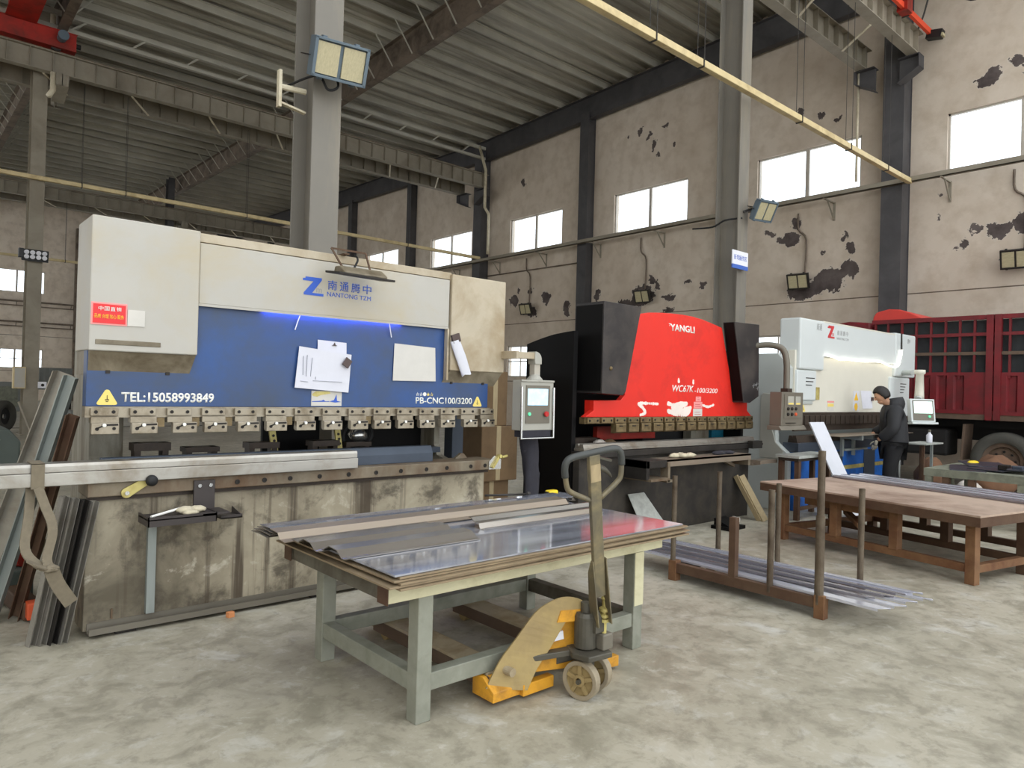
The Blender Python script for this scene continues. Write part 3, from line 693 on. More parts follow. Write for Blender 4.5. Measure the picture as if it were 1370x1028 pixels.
# back gauge seen through the gap
b = MB(); b.box(1.28, 3.94, 5.48, 5.6, .98, 1.03); b.build('gauge_beam', 'slate', p1)
for x, h in ((1.4, .12), (1.74, .08), (2.2, .1), (2.72, .1), (3.02, .08)):
    b = MB(); b.box(x - .12, x + .12, 5.38, 5.52, 1.03 + h * .55, 1.03 + h); b.box(x - .11, x - .07, 5.4, 5.5, 1.03, 1.03 + h); b.box(x + .07, x + .11, 5.4, 5.5, 1.03, 1.03 + h); b.build('gauge_finger', 'die_dark', p1)
for x in (2.3, 2.86):
    b = MB(); b.bar((x, 5.42, 1.04), (x - .03, 5.42, 1.22), .05, .02, (0, 1, 0)); b.build('gauge_stop', 'brass', p1)
    for k in range(3):
        q = MB(); q.cyl((x - .006 - .008 * k, 5.408, 1.1 + .04 * k), (x - .006 - .008 * k, 5.404, 1.1 + .04 * k), .011, n=10); q.build('stop_bolt', 'bolt_dark', p1)
b = MB(); b.tube(smoothpath([(2.96, 5.5, 1.05), (2.93, 5.5, 1.16), (2.99, 5.5, 1.25), (3.15, 5.5, 1.25), (3.21, 5.5, 1.17), (3.16, 5.5, 1.06)], 6), .018, 8); b.build('gauge_cable', 'rubber_black', p1, smooth=True)
b = MB(); b.blob((3.08, 5.5, 1.15), (.09, .05, .08), 5, .2); b.build('gauge_motor', 'steel_bright', p1, smooth=True)
b = MB(); b.box(1.35, 1.5, 5.35, 5.5, 1.0, 1.03); b.build('gauge_guide', 'die_dark', p1)

# ram
b = MB(); b.box(.91, 4.10, 4.99, 5.09, 1.42, 2.2); b.build('ram', 'press_blue', p1, bevel=.004)
b = MB(); b.box(.905, 4.12, 4.975, 5.07, 1.352, 1.42); b.build('ram_rail', 'clamp_steel', p1)
UX = [.93 + (3.97 - .93) * k / 14 for k in range(15)]
DX = [.00, .02, .03, .02, .0, .01, .03, .05, .04, .03, .01, 0, 0, .02, .04]
rnd = random.Random(3)
for k in range(15):
    x = .93 + .2186 * k; xl = x + (.0, .005, .03, .01, .015, .0, .005, .005, .01, .0, .0, -.005, -.01, .02, .0)[k]
    c = MB(); c.box(x, x + .152, 4.945, 4.978, 1.364, 1.412); c.box(x + .005, x + .16, 4.955, 5.02, 1.318, 1.358)
    o = c.build('punch_clamp', 'clamp_steel', p1, bevel=.003)
    c = MB(); c.prism([(4.935, 1.25), (4.965, 1.25), (4.985, 1.262), (4.985, 1.32), (4.94, 1.32), (4.935, 1.31)], 'x', xl + .005, xl + .157); c.build('clamp_wedge', 'clamp_steel', o, bevel=.003)
    for dx, z, r in ((.028, 1.388, .011), (.125, 1.388, .011), (xl - x + .035, 1.283, .011), (xl - x + .128, 1.285, .01)):
        c = MB(); yy = 4.945 if z > 1.33 else 4.935; c.lathe([(r, 0), (r, .005), (r * .5, .005), (r * .5, .001)], (x + dx, yy, z), (0, -1, 0), 12); c.build('clamp_bolt', 'bolt_dark', o)
    c = MB(); c.obox((xl + .105, 4.934, 1.308), (.045, 0, .001), (0, .004, 0), (0, 0, .006)); c.obox((xl + .055, 4.934, 1.296), (.026, 0, .012), (0, .004, 0), (-.002, 0, .004)); c.build('wedge_slot', 'bolt_dark', o)
    c = MB(); c.cyl((xl + .073, 4.936, 1.306), (xl + .073, 4.922, 1.306), .011, n=12); c.build('lever_knob', 'letter_white', o)
    if k in (1, 2, 3, 5, 8):
        c = MB(); c.box(x + .16, x + .21, 4.97, 5.03, 1.29, 1.35); c.build('spacer', 'clamp_brown', o)
# upper frame and covers
b = MB(); b.box(1.5, 3.66, 5.0, 5.35, 2.115, 2.575); b.build('head_beam', 'press_white', p1)
b = MB(); b.box(1.545, 3.612, 4.95, 5.0, 2.115, 2.522); b.build('head_panel', 'press_white', p1, bevel=.004)
b = MB(); b.box(1.545, 3.64, 4.965, 5.35, 2.53, 2.59); b.build('head_trim', 'press_cream_dirty', p1, bevel=.004)
b = MB(); b.box(1.545, 3.612, 4.95, 4.961, 2.098, 2.115); b.build('panel_lip', 'press_white', p1)
b = MB(); b.box(2.0, 3.15, 4.97, 4.98, 2.107, 2.1145); b.build('led_strip', 'led_blue', p1)
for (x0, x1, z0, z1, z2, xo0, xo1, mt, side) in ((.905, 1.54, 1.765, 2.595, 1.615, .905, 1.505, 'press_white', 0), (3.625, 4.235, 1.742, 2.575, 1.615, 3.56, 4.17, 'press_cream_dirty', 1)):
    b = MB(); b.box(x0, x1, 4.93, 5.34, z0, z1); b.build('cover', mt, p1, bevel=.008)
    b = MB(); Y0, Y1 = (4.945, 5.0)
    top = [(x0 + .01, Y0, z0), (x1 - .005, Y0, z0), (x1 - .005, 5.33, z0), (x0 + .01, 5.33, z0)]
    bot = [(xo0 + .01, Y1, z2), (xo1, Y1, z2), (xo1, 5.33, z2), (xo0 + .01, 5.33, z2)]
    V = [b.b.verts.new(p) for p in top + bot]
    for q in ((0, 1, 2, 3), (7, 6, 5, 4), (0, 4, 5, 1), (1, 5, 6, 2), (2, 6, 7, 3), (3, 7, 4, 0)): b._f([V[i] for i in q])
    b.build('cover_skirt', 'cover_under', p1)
    for fx in (.2, .78):
        c = MB(); c.obox((xo0 + (xo1 - xo0) * fx, 4.99, z2 + .022), (.012, 0, 0), (0, .008, 0), (0, 0, .01)); c.build('skirt_notch', 'bolt_dark', p1)
b = MB(); b.box(.94, 1.31, 4.924, 4.932, 1.805, 1.835); b.build('embossed_bar', 'cover_under', p1, bevel=.003)
b = MB(); b.box(3.595, 3.612, 4.94, 4.985, 1.66, 2.1); b.build('edge_strip', 'press_cream_dirty', p1)
# lettering and emblem
Z0, zx = 2.255, 2.27
def emblem(par, x, y, z, w, h, m1, m2):
    """bold folded Z with a small m in its lower notch"""
    b = MB(); P = lambda pts: [(x + u * w, z + v * h) for u, v in pts]
    b.prism(P([(.0, .78), (.0, .9), (.12, .92), (.12, 1.0), (.9, 1.0), (.9, .88), (.45, .14), (1.0, .14), (1.0, 0), (.05, 0), (.05, .12), (.5, .78)]), 'y', y, y - .003); b.build('emblem', m1, par)
    text('emblem_letter', 'm', m2, par, x + w * .66, y, z + h * .2, w * .26, h * .22)
emblem(p1, 2.275, 4.95, 2.255, .165, .135, 'letter_blue', 'letter_grey')
for i, ch in enumerate('南通腾中'): text('lettering', ch, 'letter_blue', p1, 2.475 + .099 * i, 4.95, 2.313, .075, .072, bold=.004)
text('lettering', 'NANTONG TZM', 'letter_blue', p1, 2.47, 4.95, 2.262, .375, .034)
text('lettering', 'TEL:15058993849', 'letter_white', p1, 1.105, 4.99, 1.448, .57, .064, bold=.028)
text('lettering', 'PB-CNC100/3200', 'letter_white', p1, 3.32, 4.99, 1.452, .6, .055, bold=.015)
for i, (ch, mm) in enumerate((('☆', 'letter_white'), ('☆', 'letter_white'), ('●', 'letter_white'), ('★', 'label_yellow'), ('☆', 'label_yellow'))): text('lettering', ch, mm, p1, 3.32 + .036 * i, 4.99, 1.517, .034, .032)
def warn(par, x, y, z, w, h, name='warning_label'):
    b = MB(); P = []
    for cx, cz, a0 in ((x + .12 * w, z + .1 * h, 150), (x + w * .88, z + .1 * h, -90), (x + w * .5, z + h * .88, 30)):
        P += [(cx + .12 * w * math.cos(math.radians(a0 + k * 40)), cz + .1 * h * math.sin(math.radians(a0 + k * 40))) for k in range(4)]
    b.prism(P, 'y', y, y - .003); o = b.build(name, 'label_yellow', par)
    b = MB(); b.box(x + w * .4, x + w * .6, y - .005, y - .003, z + h * .3, z + h * .36); b.box(x + w * .485, x + w * .515, y - .005, y - .003, z + h * .36, z + h * .62); b.box(x + w * .44, x + w * .56, y - .005, y - .003, z + h * .2, z + h * .24); b.build('warning_mark', 'bolt_dark', o)
warn(p1, .968, 4.99, 1.43, .115, .098); warn(p1, 3.93, 4.99, 1.43, .1, .092)
b = MB(); b.box(.912, 1.11, 4.924, 4.93, 1.925, 2.062); o = b.build('red_notice', 'sign_pink', p1); b = MB(); b.box(.922, 1.101, 4.921, 4.924, 1.935, 2.052); b.build('notice_field', 'sign_red', o)
for i, ch in enumerate('中国直销'): text('notice_lettering', ch, 'letter_white', o, .95 + .033 * i, 4.921, 2.012, .027, .026, bold=.004)
for i, ch in enumerate('品质合理贴心服务'): text('notice_lettering', ch, 'sign_yellow', o, .928 + .019 * i + (.004 * (i // 2)), 4.921, 1.965, .018, .025, bold=.004)
b = MB(); b.box(1.113, 1.212, 4.924, 4.93, 1.928, 2.03); b.build('paper_label', 'paper_warm', p1)
b = MB(); b.box(2.385, 2.635, 4.985, 4.99, 1.43, 1.545); o = b.build('worn_sticker', 'paper_warm', p1)
b = MB(); b.prism([(2.39, 1.52), (2.42, 1.54), (2.53, 1.54), (2.54, 1.525), (2.46, 1.512), (2.43, 1.5), (2.395, 1.505)], 'y', 4.985, 4.983); b.build('sticker_yellow', 'brass', o)
b = MB(); b.prism([(2.53, 1.465), (2.57, 1.475), (2.59, 1.52), (2.595, 1.47), (2.63, 1.462), (2.58, 1.456)], 'y', 4.985, 4.983); b.prism([(2.39, 1.465), (2.47, 1.47), (2.48, 1.478), (2.5, 1.466), (2.53, 1.468), (2.53, 1.462), (2.39, 1.46)], 'y', 4.985, 4.983); b.build('sticker_blue', 'letter_blue', o)
# crank handle, bolted tool tray, post
b = MB(); P = [(1.13 + .032 * math.cos(a), .885 + .032 * math.sin(a)) for a in [math.radians(125 + 18 * k) for k in range(11)]] + [(1.245 + .026 * math.cos(a), .955 + .026 * math.sin(a)) for a in [math.radians(-55 + 18 * k) for k in range(11)]]
b.prism(P, 'y', 4.885, 4.9); o = b.build('crank_arm', 'brass', p1, bevel=.003)
b = MB(); b.lathe([(.012, 0), (.03, .01), (.036, .03), (.034, .05), (.02, .062)], (1.262, 4.885, .958), (0, -1, 0), 18); b.build('crank_knob', 'rubber_black', o, smooth=True)
b = MB(); b.cyl((1.13, 4.9, .885), (1.13, 4.872, .885), .013, n=14); b.build('crank_pin', 'steel_bright', o)
t = MB(); t.box(1.53, 1.665, 4.885, 4.905, .735, .935); t.box(1.53, 1.7, 4.7, 4.9, .73, .745); o = t.build('tray_bracket', 'tray_dark', p1, bevel=.002)
for x in (1.565, 1.635):
    b = MB(); b.lathe([(.013, 0), (.013, .008), (.006, .008)], (x, 4.885, .9), (0, -1, 0), 6); b.build('bracket_bolt', 'steel_bright', o)
t = MB(); t.box(1.21, 1.62, 4.70, 4.93, .728, .735); t.box(1.21, 1.62, 4.70, 4.707, .69, .75); t.box(1.21, 1.217, 4.70, 4.93, .69, .75); t.box(1.613, 1.62, 4.7, 4.88, .69, .75); t.build('tool_tray', 'tray_dark', p1)
t = MB(); t.box(1.66, 1.8, 4.74, 4.93, .69, .697); t.prism([(4.74, .69), (4.93, .69), (4.93, .74), (4.74, .705)], 'x', 1.795, 1.8); t.box(1.66, 1.8, 4.74, 4.745, .69, .715); t.build('small_tray', 'tray_dark', p1)
t = MB(); t.box(1.275, 1.325, 4.945, 4.985, .09, .72); t.build('conduit_post', 'galvanised', p1)
t = MB(); t.box(1.08, 1.09, 4.97, 4.985, .09, .15); t.build('floor_pin', 'rusty_steel', p1)
b = MB(); b.prism([(4.06, .868), (4.2, .868), (4.2, .955), (4.17, .975), (4.12, .99), (4.06, .94)], 'y', 4.895, 4.905); o = b.build('end_crank', 'steel_bright', p1)
b = MB(); b.bar((4.09, 4.89, .885), (4.17, 4.89, .99), .025, .035, (0, 1, 0)); b.cyl((4.17, 4.9, .985), (4.17, 4.86, .985), .016, n=12); b.cyl((4.2, 4.88, .975), (4.26, 4.88, .985), .012, n=10); b.build('end_crank_arm', 'brass', o)
b = MB(); b.prism([(3.83, .957), (3.97, .957), (3.93, 1.0), (3.9, 1.005)], 'y', 5.1, 5.13); b.build('gauge_bracket', 'rusty_steel', p1)
# control pendant
b = MB(); b.box(4.225, 4.46, 4.72, 4.8, 1.875, 1.935); b.box(4.2, 4.235, 4.72, 5.2, 1.87, 1.94); b.build('console_arm', 'press_cream_dirty', p1, bevel=.004)
b = MB(); b.prism([(4.42, 1.855), (4.42, 1.945)] + arc(4.43, 1.87, .075, 90, 0, 6) + [(4.505, 1.83), (4.425, 1.83)], 'y', 4.71, 4.81); b.build('arm_elbow', 'console_light', p1, bevel=.004)
b = MB(); b.box(4.43, 4.5, 4.725, 4.795, 1.7, 1.835); b.build('console_post', 'press_white', p1, bevel=.003)
b = MB(); b.lathe([(.075, 0), (.075, .02), (.05, .045), (.045, .06)], (4.465, 4.76, 1.675), (0, 0, 1), 18); b.build('console_swivel', 'console_light', p1)
cs = MB(); cs.box(4.25, 4.655, 4.7, 4.82, 1.225, 1.68); cs.box(4.245, 4.66, 4.69, 4.71, 1.665, 1.685); o = cs.build('control_console', 'console_light', p1, bevel=.006)
b = MB(); b.box(4.305, 4.605, 4.693, 4.7, 1.29, 1.635); b.build('console_face', 'console_grey', o)
b = MB(); b.box(4.325, 4.575, 4.69, 4.694, 1.455, 1.605); s_ = b.build('screen', 'screen_blue', o); s_['label'] = 'lit pale blue screen'
b = MB(); b.cyl((4.345, 4.694, 1.375), (4.345, 4.682, 1.375), .016, n=16); b.build('green_button', 'knob_green', o)
b = MB(); b.lathe([(.014, 0), (.014, .015), (.026, .018), (.024, .03)], (4.545, 4.694, 1.375), (0, -1, 0), 18); b.build('stop_button', 'knob_red', o)
b = MB(); b.tube([(4.25, 4.69, 1.62), (4.25, 4.685, 1.155), (4.65, 4.685, 1.155), (4.65, 4.69, 1.62)], .012, 8); b.build('guard_rail', 'steel_bright', o)
b = MB(); b.box(4.27, 4.63, 4.7, 4.8, 1.165, 1.225); b.build('console_foot', 'cloth_dark', o)

# things on or against this press
def sheet_paper(name, pts, y, label, cat='paper', matn='paper', group=None, marks=()):
    """sheet hung on the front, slightly bowed; pts corners (x, z) counter-clockwise from lower left"""
    b = MB(); n = 6; R = []
    for j in range(n + 1):
        row = []
        for i in range(n + 1):
            u, v = i / n, j / n
            x = (pts[0][0] * (1 - u) + pts[1][0] * u) * (1 - v) + (pts[3][0] * (1 - u) + pts[2][0] * u) * v
            z = (pts[0][1] * (1 - u) + pts[1][1] * u) * (1 - v) + (pts[3][1] * (1 - u) + pts[2][1] * u) * v
            row.append((x, y - .002 - .008 * math.sin(math.pi * u) * (1 - v) - .006 * (1 - v) * (.5 + .5 * math.sin(5 * u + pts[0][0] * 9)), z))
        R.append(row)
    b.grid(R); o = tag(b.build(name, matn, solid=.0012), label, cat, group); return o
pa = sheet_paper('drawing_sheet', [(2.24, 1.565), (2.68, 1.535), (2.70, 1.83), (2.27, 1.872)], 4.97, 'white technical drawing on the blue ram, left one, a magnet at its corner', 'drawing')
for k, (x0, z0, x1, z1) in enumerate(((2.30, 1.66, 2.30, 1.8), (2.325, 1.65, 2.33, 1.81), (2.36, 1.65, 2.37, 1.79), (2.38, 1.62, 2.62, 1.615), (2.28, 1.615, 2.34, 1.61), (2.40, 1.63, 2.40, 1.65))):
    c = MB(); c.bar((x0, 4.958, z0), (x1, 4.957, z1), .003, .004, (0, 1, 0)); c.build('pen_line', 'line_ink', pa)
sheet_paper('drawing_sheet', [(3.085, 1.64), (3.51, 1.645), (3.5, 1.93), (3.095, 1.945)], 4.985, 'creased warm white sheet on the blue ram, right one, below the head beam', 'drawing', 'paper_warm')
sheet_paper('paper_slip', [(2.42, 1.8), (2.66, 1.8), (2.66, 1.92), (2.42, 1.93)], 4.982, 'narrow white slip behind the top edge of the left drawing on the blue ram', 'paper')
b = MB(); b.prism([(2.535, 1.893), (2.55, 1.9), (2.555, 1.915), (2.56, 1.9), (2.575, 1.892)], 'y', 4.979, 4.965); tag(b.build('magnet', 'magnet'), 'tiny brown magnet on the narrow white slip', 'magnet')
b = MB(); b.obox((2.652, 4.945, 1.765), (.024, 0, -.016), (0, .008, 0), (.018, 0, .028)); tag(b.build('magnet', 'magnet', bevel=.002), 'brown block magnet near the right corner of the left drawing', 'magnet')
# roll of drawings clamped to the right cover
t = thing('drawing_roll', 'folded white drawings held to the right cover by a dark magnet', 'drawing', (3.72, 4.9, 1.7))
b = MB(); U = Vector((.105, 0, .035)); V = Vector((.135, 0, -.29)); O = Vector((3.6, 4.905, 1.985)); R = []
for j in range(9):
    row = []
    for i in range(13):
        a = i / 12 * 2 * math.pi; q = O + V * (j / 8) * (1 + .03 * math.sin(a * 2)) + U * (.5 + .5 * math.cos(a)) * (1 - .15 * abs(j / 8 - .5)); q.y = 4.905 - .02 * math.sin(a); row.append(q)
    R.append(row)
b.grid(R); b.build('roll', 'paper', t, smooth=True)
b = MB(); b.obox((3.655, 4.9, 2.02), (.04, 0, .014), (0, .012, 0), (-.012, 0, .035)); b.build('clip', 'magnet', t, bevel=.003)
# tipped work lamp on the head
t = thing('work_lamp', 'dusty floodlight hung face down from the head beam above the blue emblem', 'work lamp', (2.64, 4.8, 2.45))
b = MB(); b.prism([(4.84, 2.425), (4.66, 2.4), (4.66, 2.42), (4.74, 2.47), (4.82, 2.475)], 'x', 2.46, 2.82); b.build('housing', 'cover_under', t, bevel=.012)
b = MB(); b.obox((2.64, 4.75, 2.412), (.235, 0, -.005), (0, .11, .015), (0, 0, .008)); b.build('rim', 'bolt_dark', t, bevel=.004)
b = MB()
for x0, x1 in ((2.47, 2.50), (2.76, 2.735)): b.bar((x0, 4.9, 2.62), (x1, 4.78, 2.47), .014, .008, (0, 1, 0))
b.bar((2.47, 4.9, 2.62), (2.76, 4.9, 2.62), .014, .008, (0, 1, 0)); b.box(2.58, 2.62, 4.9, 5.02, 2.59, 2.6); b.build('yoke', 'rust_brown', t)
b = MB(); b.tube(smoothpath([(2.68, 4.92, 2.6), (2.66, 4.84, 2.55), (2.6, 4.78, 2.475)], 5), .008, 6); b.build('cable', 'rubber_black', t, smooth=True)
for i, (x, dx) in enumerate(((2.27, -.02), (3.02, .02))):
    b = MB(); b.tube([(x, 4.955, 2.118), (x + dx, 4.965, 2.05), (x + dx * 1.8, 4.97, 1.99)], .004, 5); tag(b.build('cable_tie', 'letter_white'), ['white cable tie hanging from the head beam, left one', 'white cable tie hanging from the head beam, right one'][i], 'cable tie')
# tools in the tray
b = MB(); b.cyl((1.235, 4.74, .748), (1.46, 4.84, .775), .008, n=10); tag(b.build('steel_rod', 'letter_white'), 'bright slim rod lying across the tool tray', 'rod')
b = MB(); b.blob((1.45, 4.79, .76), (.055, .04, .03), 11, .35); b.blob((1.53, 4.8, .758), (.05, .035, .028), 12, .35); b.blob((1.47, 4.745, .75), (.045, .03, .02), 13, .3); tag(b.build('rag', 'rag', smooth=True), 'crumpled pale rag in the tool tray', 'rag')
# bars lying along the bed
t = thing('steel_profile', 'long pale steel channel lying along the press bed, lower of the bundled pair', 'steel profile', (.6, 4.95, .957))
b = MB(); b.box(-1.3, 2.725, 4.86, 5.02, .957, 1.035); b.build('channel', 'steel', t, bevel=.004)
t = thing('steel_profile', 'long pale steel channel lying along the press bed, upper of the bundled pair', 'steel profile', (.6, 4.95, 1.036))
b = MB(); b.prism([(4.875, 1.036), (5.02, 1.036), (5.02, 1.052), (5.0, 1.088), (4.88, 1.088), (4.875, 1.07)], 'x', -1.3, 2.725); b.build('channel', 'steel', t, bevel=.003)
t = thing('webbing_strap', 'worn webbing strap around the steel bundle, its tail hanging left of the press', 'strap', (.66, 4.8, .3))
def ribbon(b, P, w, up, th=.004):
    P = smoothpath(P, 5)
    for i in range(len(P) - 1):
        d = (P[i + 1] - P[i]); s = Vector(up); s = (s - d.normalized() * s.dot(d.normalized())).normalized(); n = d.normalized().cross(s)
        b.obox((P[i] + P[i + 1]) / 2, d * .54, s * w / 2, n * th)
b = MB(); b.box(.625, .69, 4.848, 5.03, 1.09, 1.096); b.box(.625, .69, 4.848, 4.856, .95, 1.094); b.box(.625, .69, 4.85, 5.03, .947, .953); b.box(.625, .69, 5.024, 5.03, .95, 1.094); b.build('loop', 'strap', t)
b = MB(); ribbon(b, [(.66, 4.85, .955), (.69, 4.83, .86), (.73, 4.8, .72), (.7, 4.76, .56), (.72, 4.74, .5)], .05, (1, .2, .1)); b.build('front_tail', 'strap', t)
b = MB(); ribbon(b, [(.63, 4.9, .95), (.62, 4.86, .8), (.6, 4.8, .62), (.66, 4.76, .53), (.72, 4.74, .5)], .05, (1, .3, 0)); b.build('back_tail', 'strap', t)
b = MB(); b.blob((.72, 4.74, .5), (.035, .03, .03), 21, .3); ribbon(b, [(.72, 4.74, .5), (.66, 4.72, .53), (.6, 4.72, .57)], .03, (0, 1, .4)); b.build('knot', 'strap', t)
b = MB(); ribbon(b, [(.72, 4.74, .5), (.76, 4.76, .4), (.83, 4.78, .28)], .075, (.9, .1, .5), .006); b.build('loose_end', 'strap', t)
# profiles leaning at the left
def channel(b, p, q, w, d, t, up):
    p, q = Vector(p), Vector(q); ax = (q - p).normalized(); s = ax.cross(Vector(up)).normalized(); n = s.cross(ax)
    b.bar(p, q, w, t, n); b.bar(p + s * w / 2 + n * d / 2, q + s * w / 2 + n * d / 2, t, d, n); b.bar(p - s * w / 2 + n * d / 2, q - s * w / 2 + n * d / 2, t, d, n)
lean = [((.44, 5.72, .02), (.86, 5.34, 1.62), .11, .06, 'steel', 'tan steel channel leaning on the press, long and widest, outermost at the left'),
        ((.53, 5.6, .02), (.88, 5.24, 1.6), .07, .05, 'galvanised', 'galvanised channel leaning beside the wide tan one left of the press'),
        ((.67, 5.6, .02), (.88, 5.14, 1.36), .06, .05, 'rust_brown', 'rust brown angle leaning between the galvanised channel and the press')]
for p, q, w, d, mt, lab in lean:
    b = MB(); channel(b, p, q, w, d, .006, (-.45, -.85, .25)); o = tag(b.build('leaning_profile', mt), lab, 'steel profile')
for k in range(4):
    x = .66 + .05 * k
    b = MB(); channel(b, (x, 5.03 - .02 * k, .0), (x + .135, 4.93 - .012 * k, .89 - .012 * k), .035, .05, .004, (.3, -1, .1)); tag(b.build('leaning_strip', ['steel', 'steel', 'dark_steel', 'steel'][k]), ['first', 'second', 'third', 'fourth'][k] + ' from the left of the narrow steel strips leaning on the press bed', 'steel strip', 'narrow strips leaning on the press bed')
# jack and odds under the strips
t = thing('floor_jack', 'low rusty floor jack with orange end caps behind the leaning strips', 'jack', (.72, 5.9, 0))
b = MB(); b.bar((.6, 6.5, .1), (.74, 5.5, .07), .1, .12); b.build('beam', 'rust_brown', t, bevel=.01)
b = MB(); b.box(.7, .79, 5.42, 5.52, .03, .14); b.build('end_cap', 'motor_orange', t, bevel=.008)
b = MB(); b.cyl((.66, 6.2, .3), (.76, 6.05, .3), .06, n=14); b.build('reservoir', 'crane_red', t)
b = MB(); b.bar((.72, 5.9, .05), (.8, 5.7, .5), .05, .05); b.build('lever', 'handle_olive', t)
b = MB(); b.box(.6, .8, 5.95, 6.25, .02, .24); b.build('pump', 'cart_green', t, bevel=.01)
b = MB(); b.obox((.81, 5.25, .012), (.09, -.02, 0), (.004, .012, 0), (0, 0, .006)); tag(b.build('steel_offcut', 'steel_bright'), 'thin bright steel offcut lying on the floor beside the press base', 'offcut')
b = MB(); b.obox((1.775, 4.84, .019), (.022, .004, 0), (-.003, .018, 0), (0, 0, .018)); tag(b.build('orange_block', 'block_orange', bevel=.002), 'small orange block on the floor before the white and blue press', 'block')
# ------------------------------------------------------------------ red press brake (middle)
p2 = thing('press_brake', 'black press brake with red ram plate and black side boxes, in the middle', 'press brake', (7.0, 5.7, 0))
for x0, x1 in ((5.33, 5.39), (8.6, 8.66)):
    b = MB(); P = [(5.1, 0), (5.82, 0), (5.82, 2.1)] + [(5.82 - .7 * t, 2.1 + .115 * math.sin(t * math.pi / 2)) for t in (.15, .35, .6, .85)] + [(5.1, 2.22)]
    b.prism(P, 'x', x0, x1); b.build('side_frame', 'press_black', p2)
b = MB(); b.box(5.34, 8.63, 4.99, 5.08, 0, .9); b.build('bed', 'bed_charcoal', p2, bevel=.005)
b = MB(); b.box(5.33, 8.70, 4.93, 5.1, .9, .965); b.build('bed_bar', 'dark_steel', p2, bevel=.004)
b = MB(); b.box(5.36, 8.72, 4.945, 5.09, .972, 1.0); b.build('die_holder', 'steel', p2, bevel=.003)
b = MB(); b.prism([(4.96, 1.0), (5.09, 1.0), (5.08, 1.045), (5.045, 1.05), (5.03, 1.02), (5.015, 1.05), (4.97, 1.045)], 'x', 5.37, 8.71); b.build('lower_die', 'steel', p2, bevel=.003)
b = MB(); b.box(8.5, 8.74, 4.86, 4.93, .9, 1.0); b.tube([(8.6, 4.9, .94), (8.8, 4.9, .95)], .02, 8); b.build('die_clamp', 'dark_steel', p2)
b = MB(); b.tube(smoothpath([(5.42, 4.9, .95), (5.36, 4.86, .9), (5.36, 4.84, .6), (5.4, 4.84, .52), (5.45, 4.86, .56)], 5), .012, 6); b.build('hydraulic_hose', 'steel_bright', p2, smooth=True)
# red ram plate
arcp = [(6.28, 2.475), (6.45, 2.505), (6.62, 2.52), (6.85, 2.532), (7.08, 2.538), (7.3, 2.532), (7.5, 2.515), (7.7, 2.485), (7.93, 2.445)]
b = MB(); b.prism([(5.42, 1.325), (5.55, 1.395), (5.55, 1.5), (5.98, 1.505), (6.05, 1.56), (6.10, 1.85)] + arcp + [(8.12, 1.92), (8.2, 1.6), (8.22, 1.505), (8.58, 1.5), (8.58, 1.395), (8.70, 1.315)], 'y', 5.0, 5.07); b.build('ram_plate', 'yangli_red', p2, bevel=.006)
b = MB(); b.box(5.56, 8.56, 5.07, 5.14, 1.3, 1.5); b.build('ram_body', 'yangli_red', p2)
b = MB(); b.box(5.40, 8.69, 4.985, 5.06, 1.255, 1.322); b.build('ram_rail', 'clamp_brown', p2)
for k in range(15):
    x = 5.415 + .2185 * k
    c = MB(); c.box(x, x + .18, 4.955, 4.99, 1.262, 1.318); o = c.build('punch_clamp', 'clamp_brown', p2, bevel=.004)
    if k >= 2:
        xx = x + .01; c = MB(); c.prism([(4.95, 1.165), (4.98, 1.15), (5.03, 1.15), (5.03, 1.255), (4.955, 1.255), (4.95, 1.24)], 'x', xx, xx + .17); w_ = c.build('clamp_wedge', 'clamp_brown', o, bevel=.003)
        c = MB(); c.obox((xx + .08, 4.949, 1.228), (.03, 0, 0), (0, .003, 0), (0, 0, .006)); c.build('wedge_slot', 'bolt_dark', o)
    for dx in (.03, .15):
        c = MB(); c.lathe([(.012, 0), (.012, .005), (.006, .005), (.006, .001)], (x + dx, 4.955, 1.29), (0, -1, 0), 10); c.build('clamp_bolt', 'bolt_dark', o)
# side boxes
b = MB(); b.prism([(5.505, 2.53), (6.115, 2.525), (5.885, 1.6), (5.84, 1.56), (5.505, 1.575)], 'y', 4.85, 5.24); b.build('side_box', 'press_charcoal', p2, bevel=.006)
b = MB(); b.prism([(7.975, 2.52), (8.575, 2.53), (8.60, 1.585), (8.39, 1.5), (8.235, 1.5)], 'y', 4.85, 5.02); b.build('side_box', 'press_charcoal', p2, bevel=.006)
b = MB(); b.box(5.50, 5.505, 4.87, 5.24, 1.6, 2.5); b.build('box_flank', 'press_black', p2)
b = MB(); b.prism([(7.968, 2.51), (7.973, 2.51), (8.233, 1.52), (8.228, 1.52)], 'y', 4.86, 5.0); b.build('box_flank', 'press_black', p2)
b = MB(); b.lathe([(.022, 0), (.022, .006), (.014, .016), (.004, .02)], (5.63, 4.85, 1.84), (0, -1, 0), 14); b.build('box_screw', 'clamp_brown', p2)
for x0, x1, z in ((8.43, 8.52, 1.72), (8.5, 8.585, 1.74), (8.53, 8.58, 1.69)):
    b = MB(); b.bar((x0, 4.849, z), (x1, 4.849, z + .012), .004, .008, (0, 1, 0)); b.bar((x0 + .03, 4.849, z - .025), (x0 + .045, 4.849, z + .03), .004, .008, (0, 1, 0)); b.build('chalk_mark', 'letter_grey', p2)
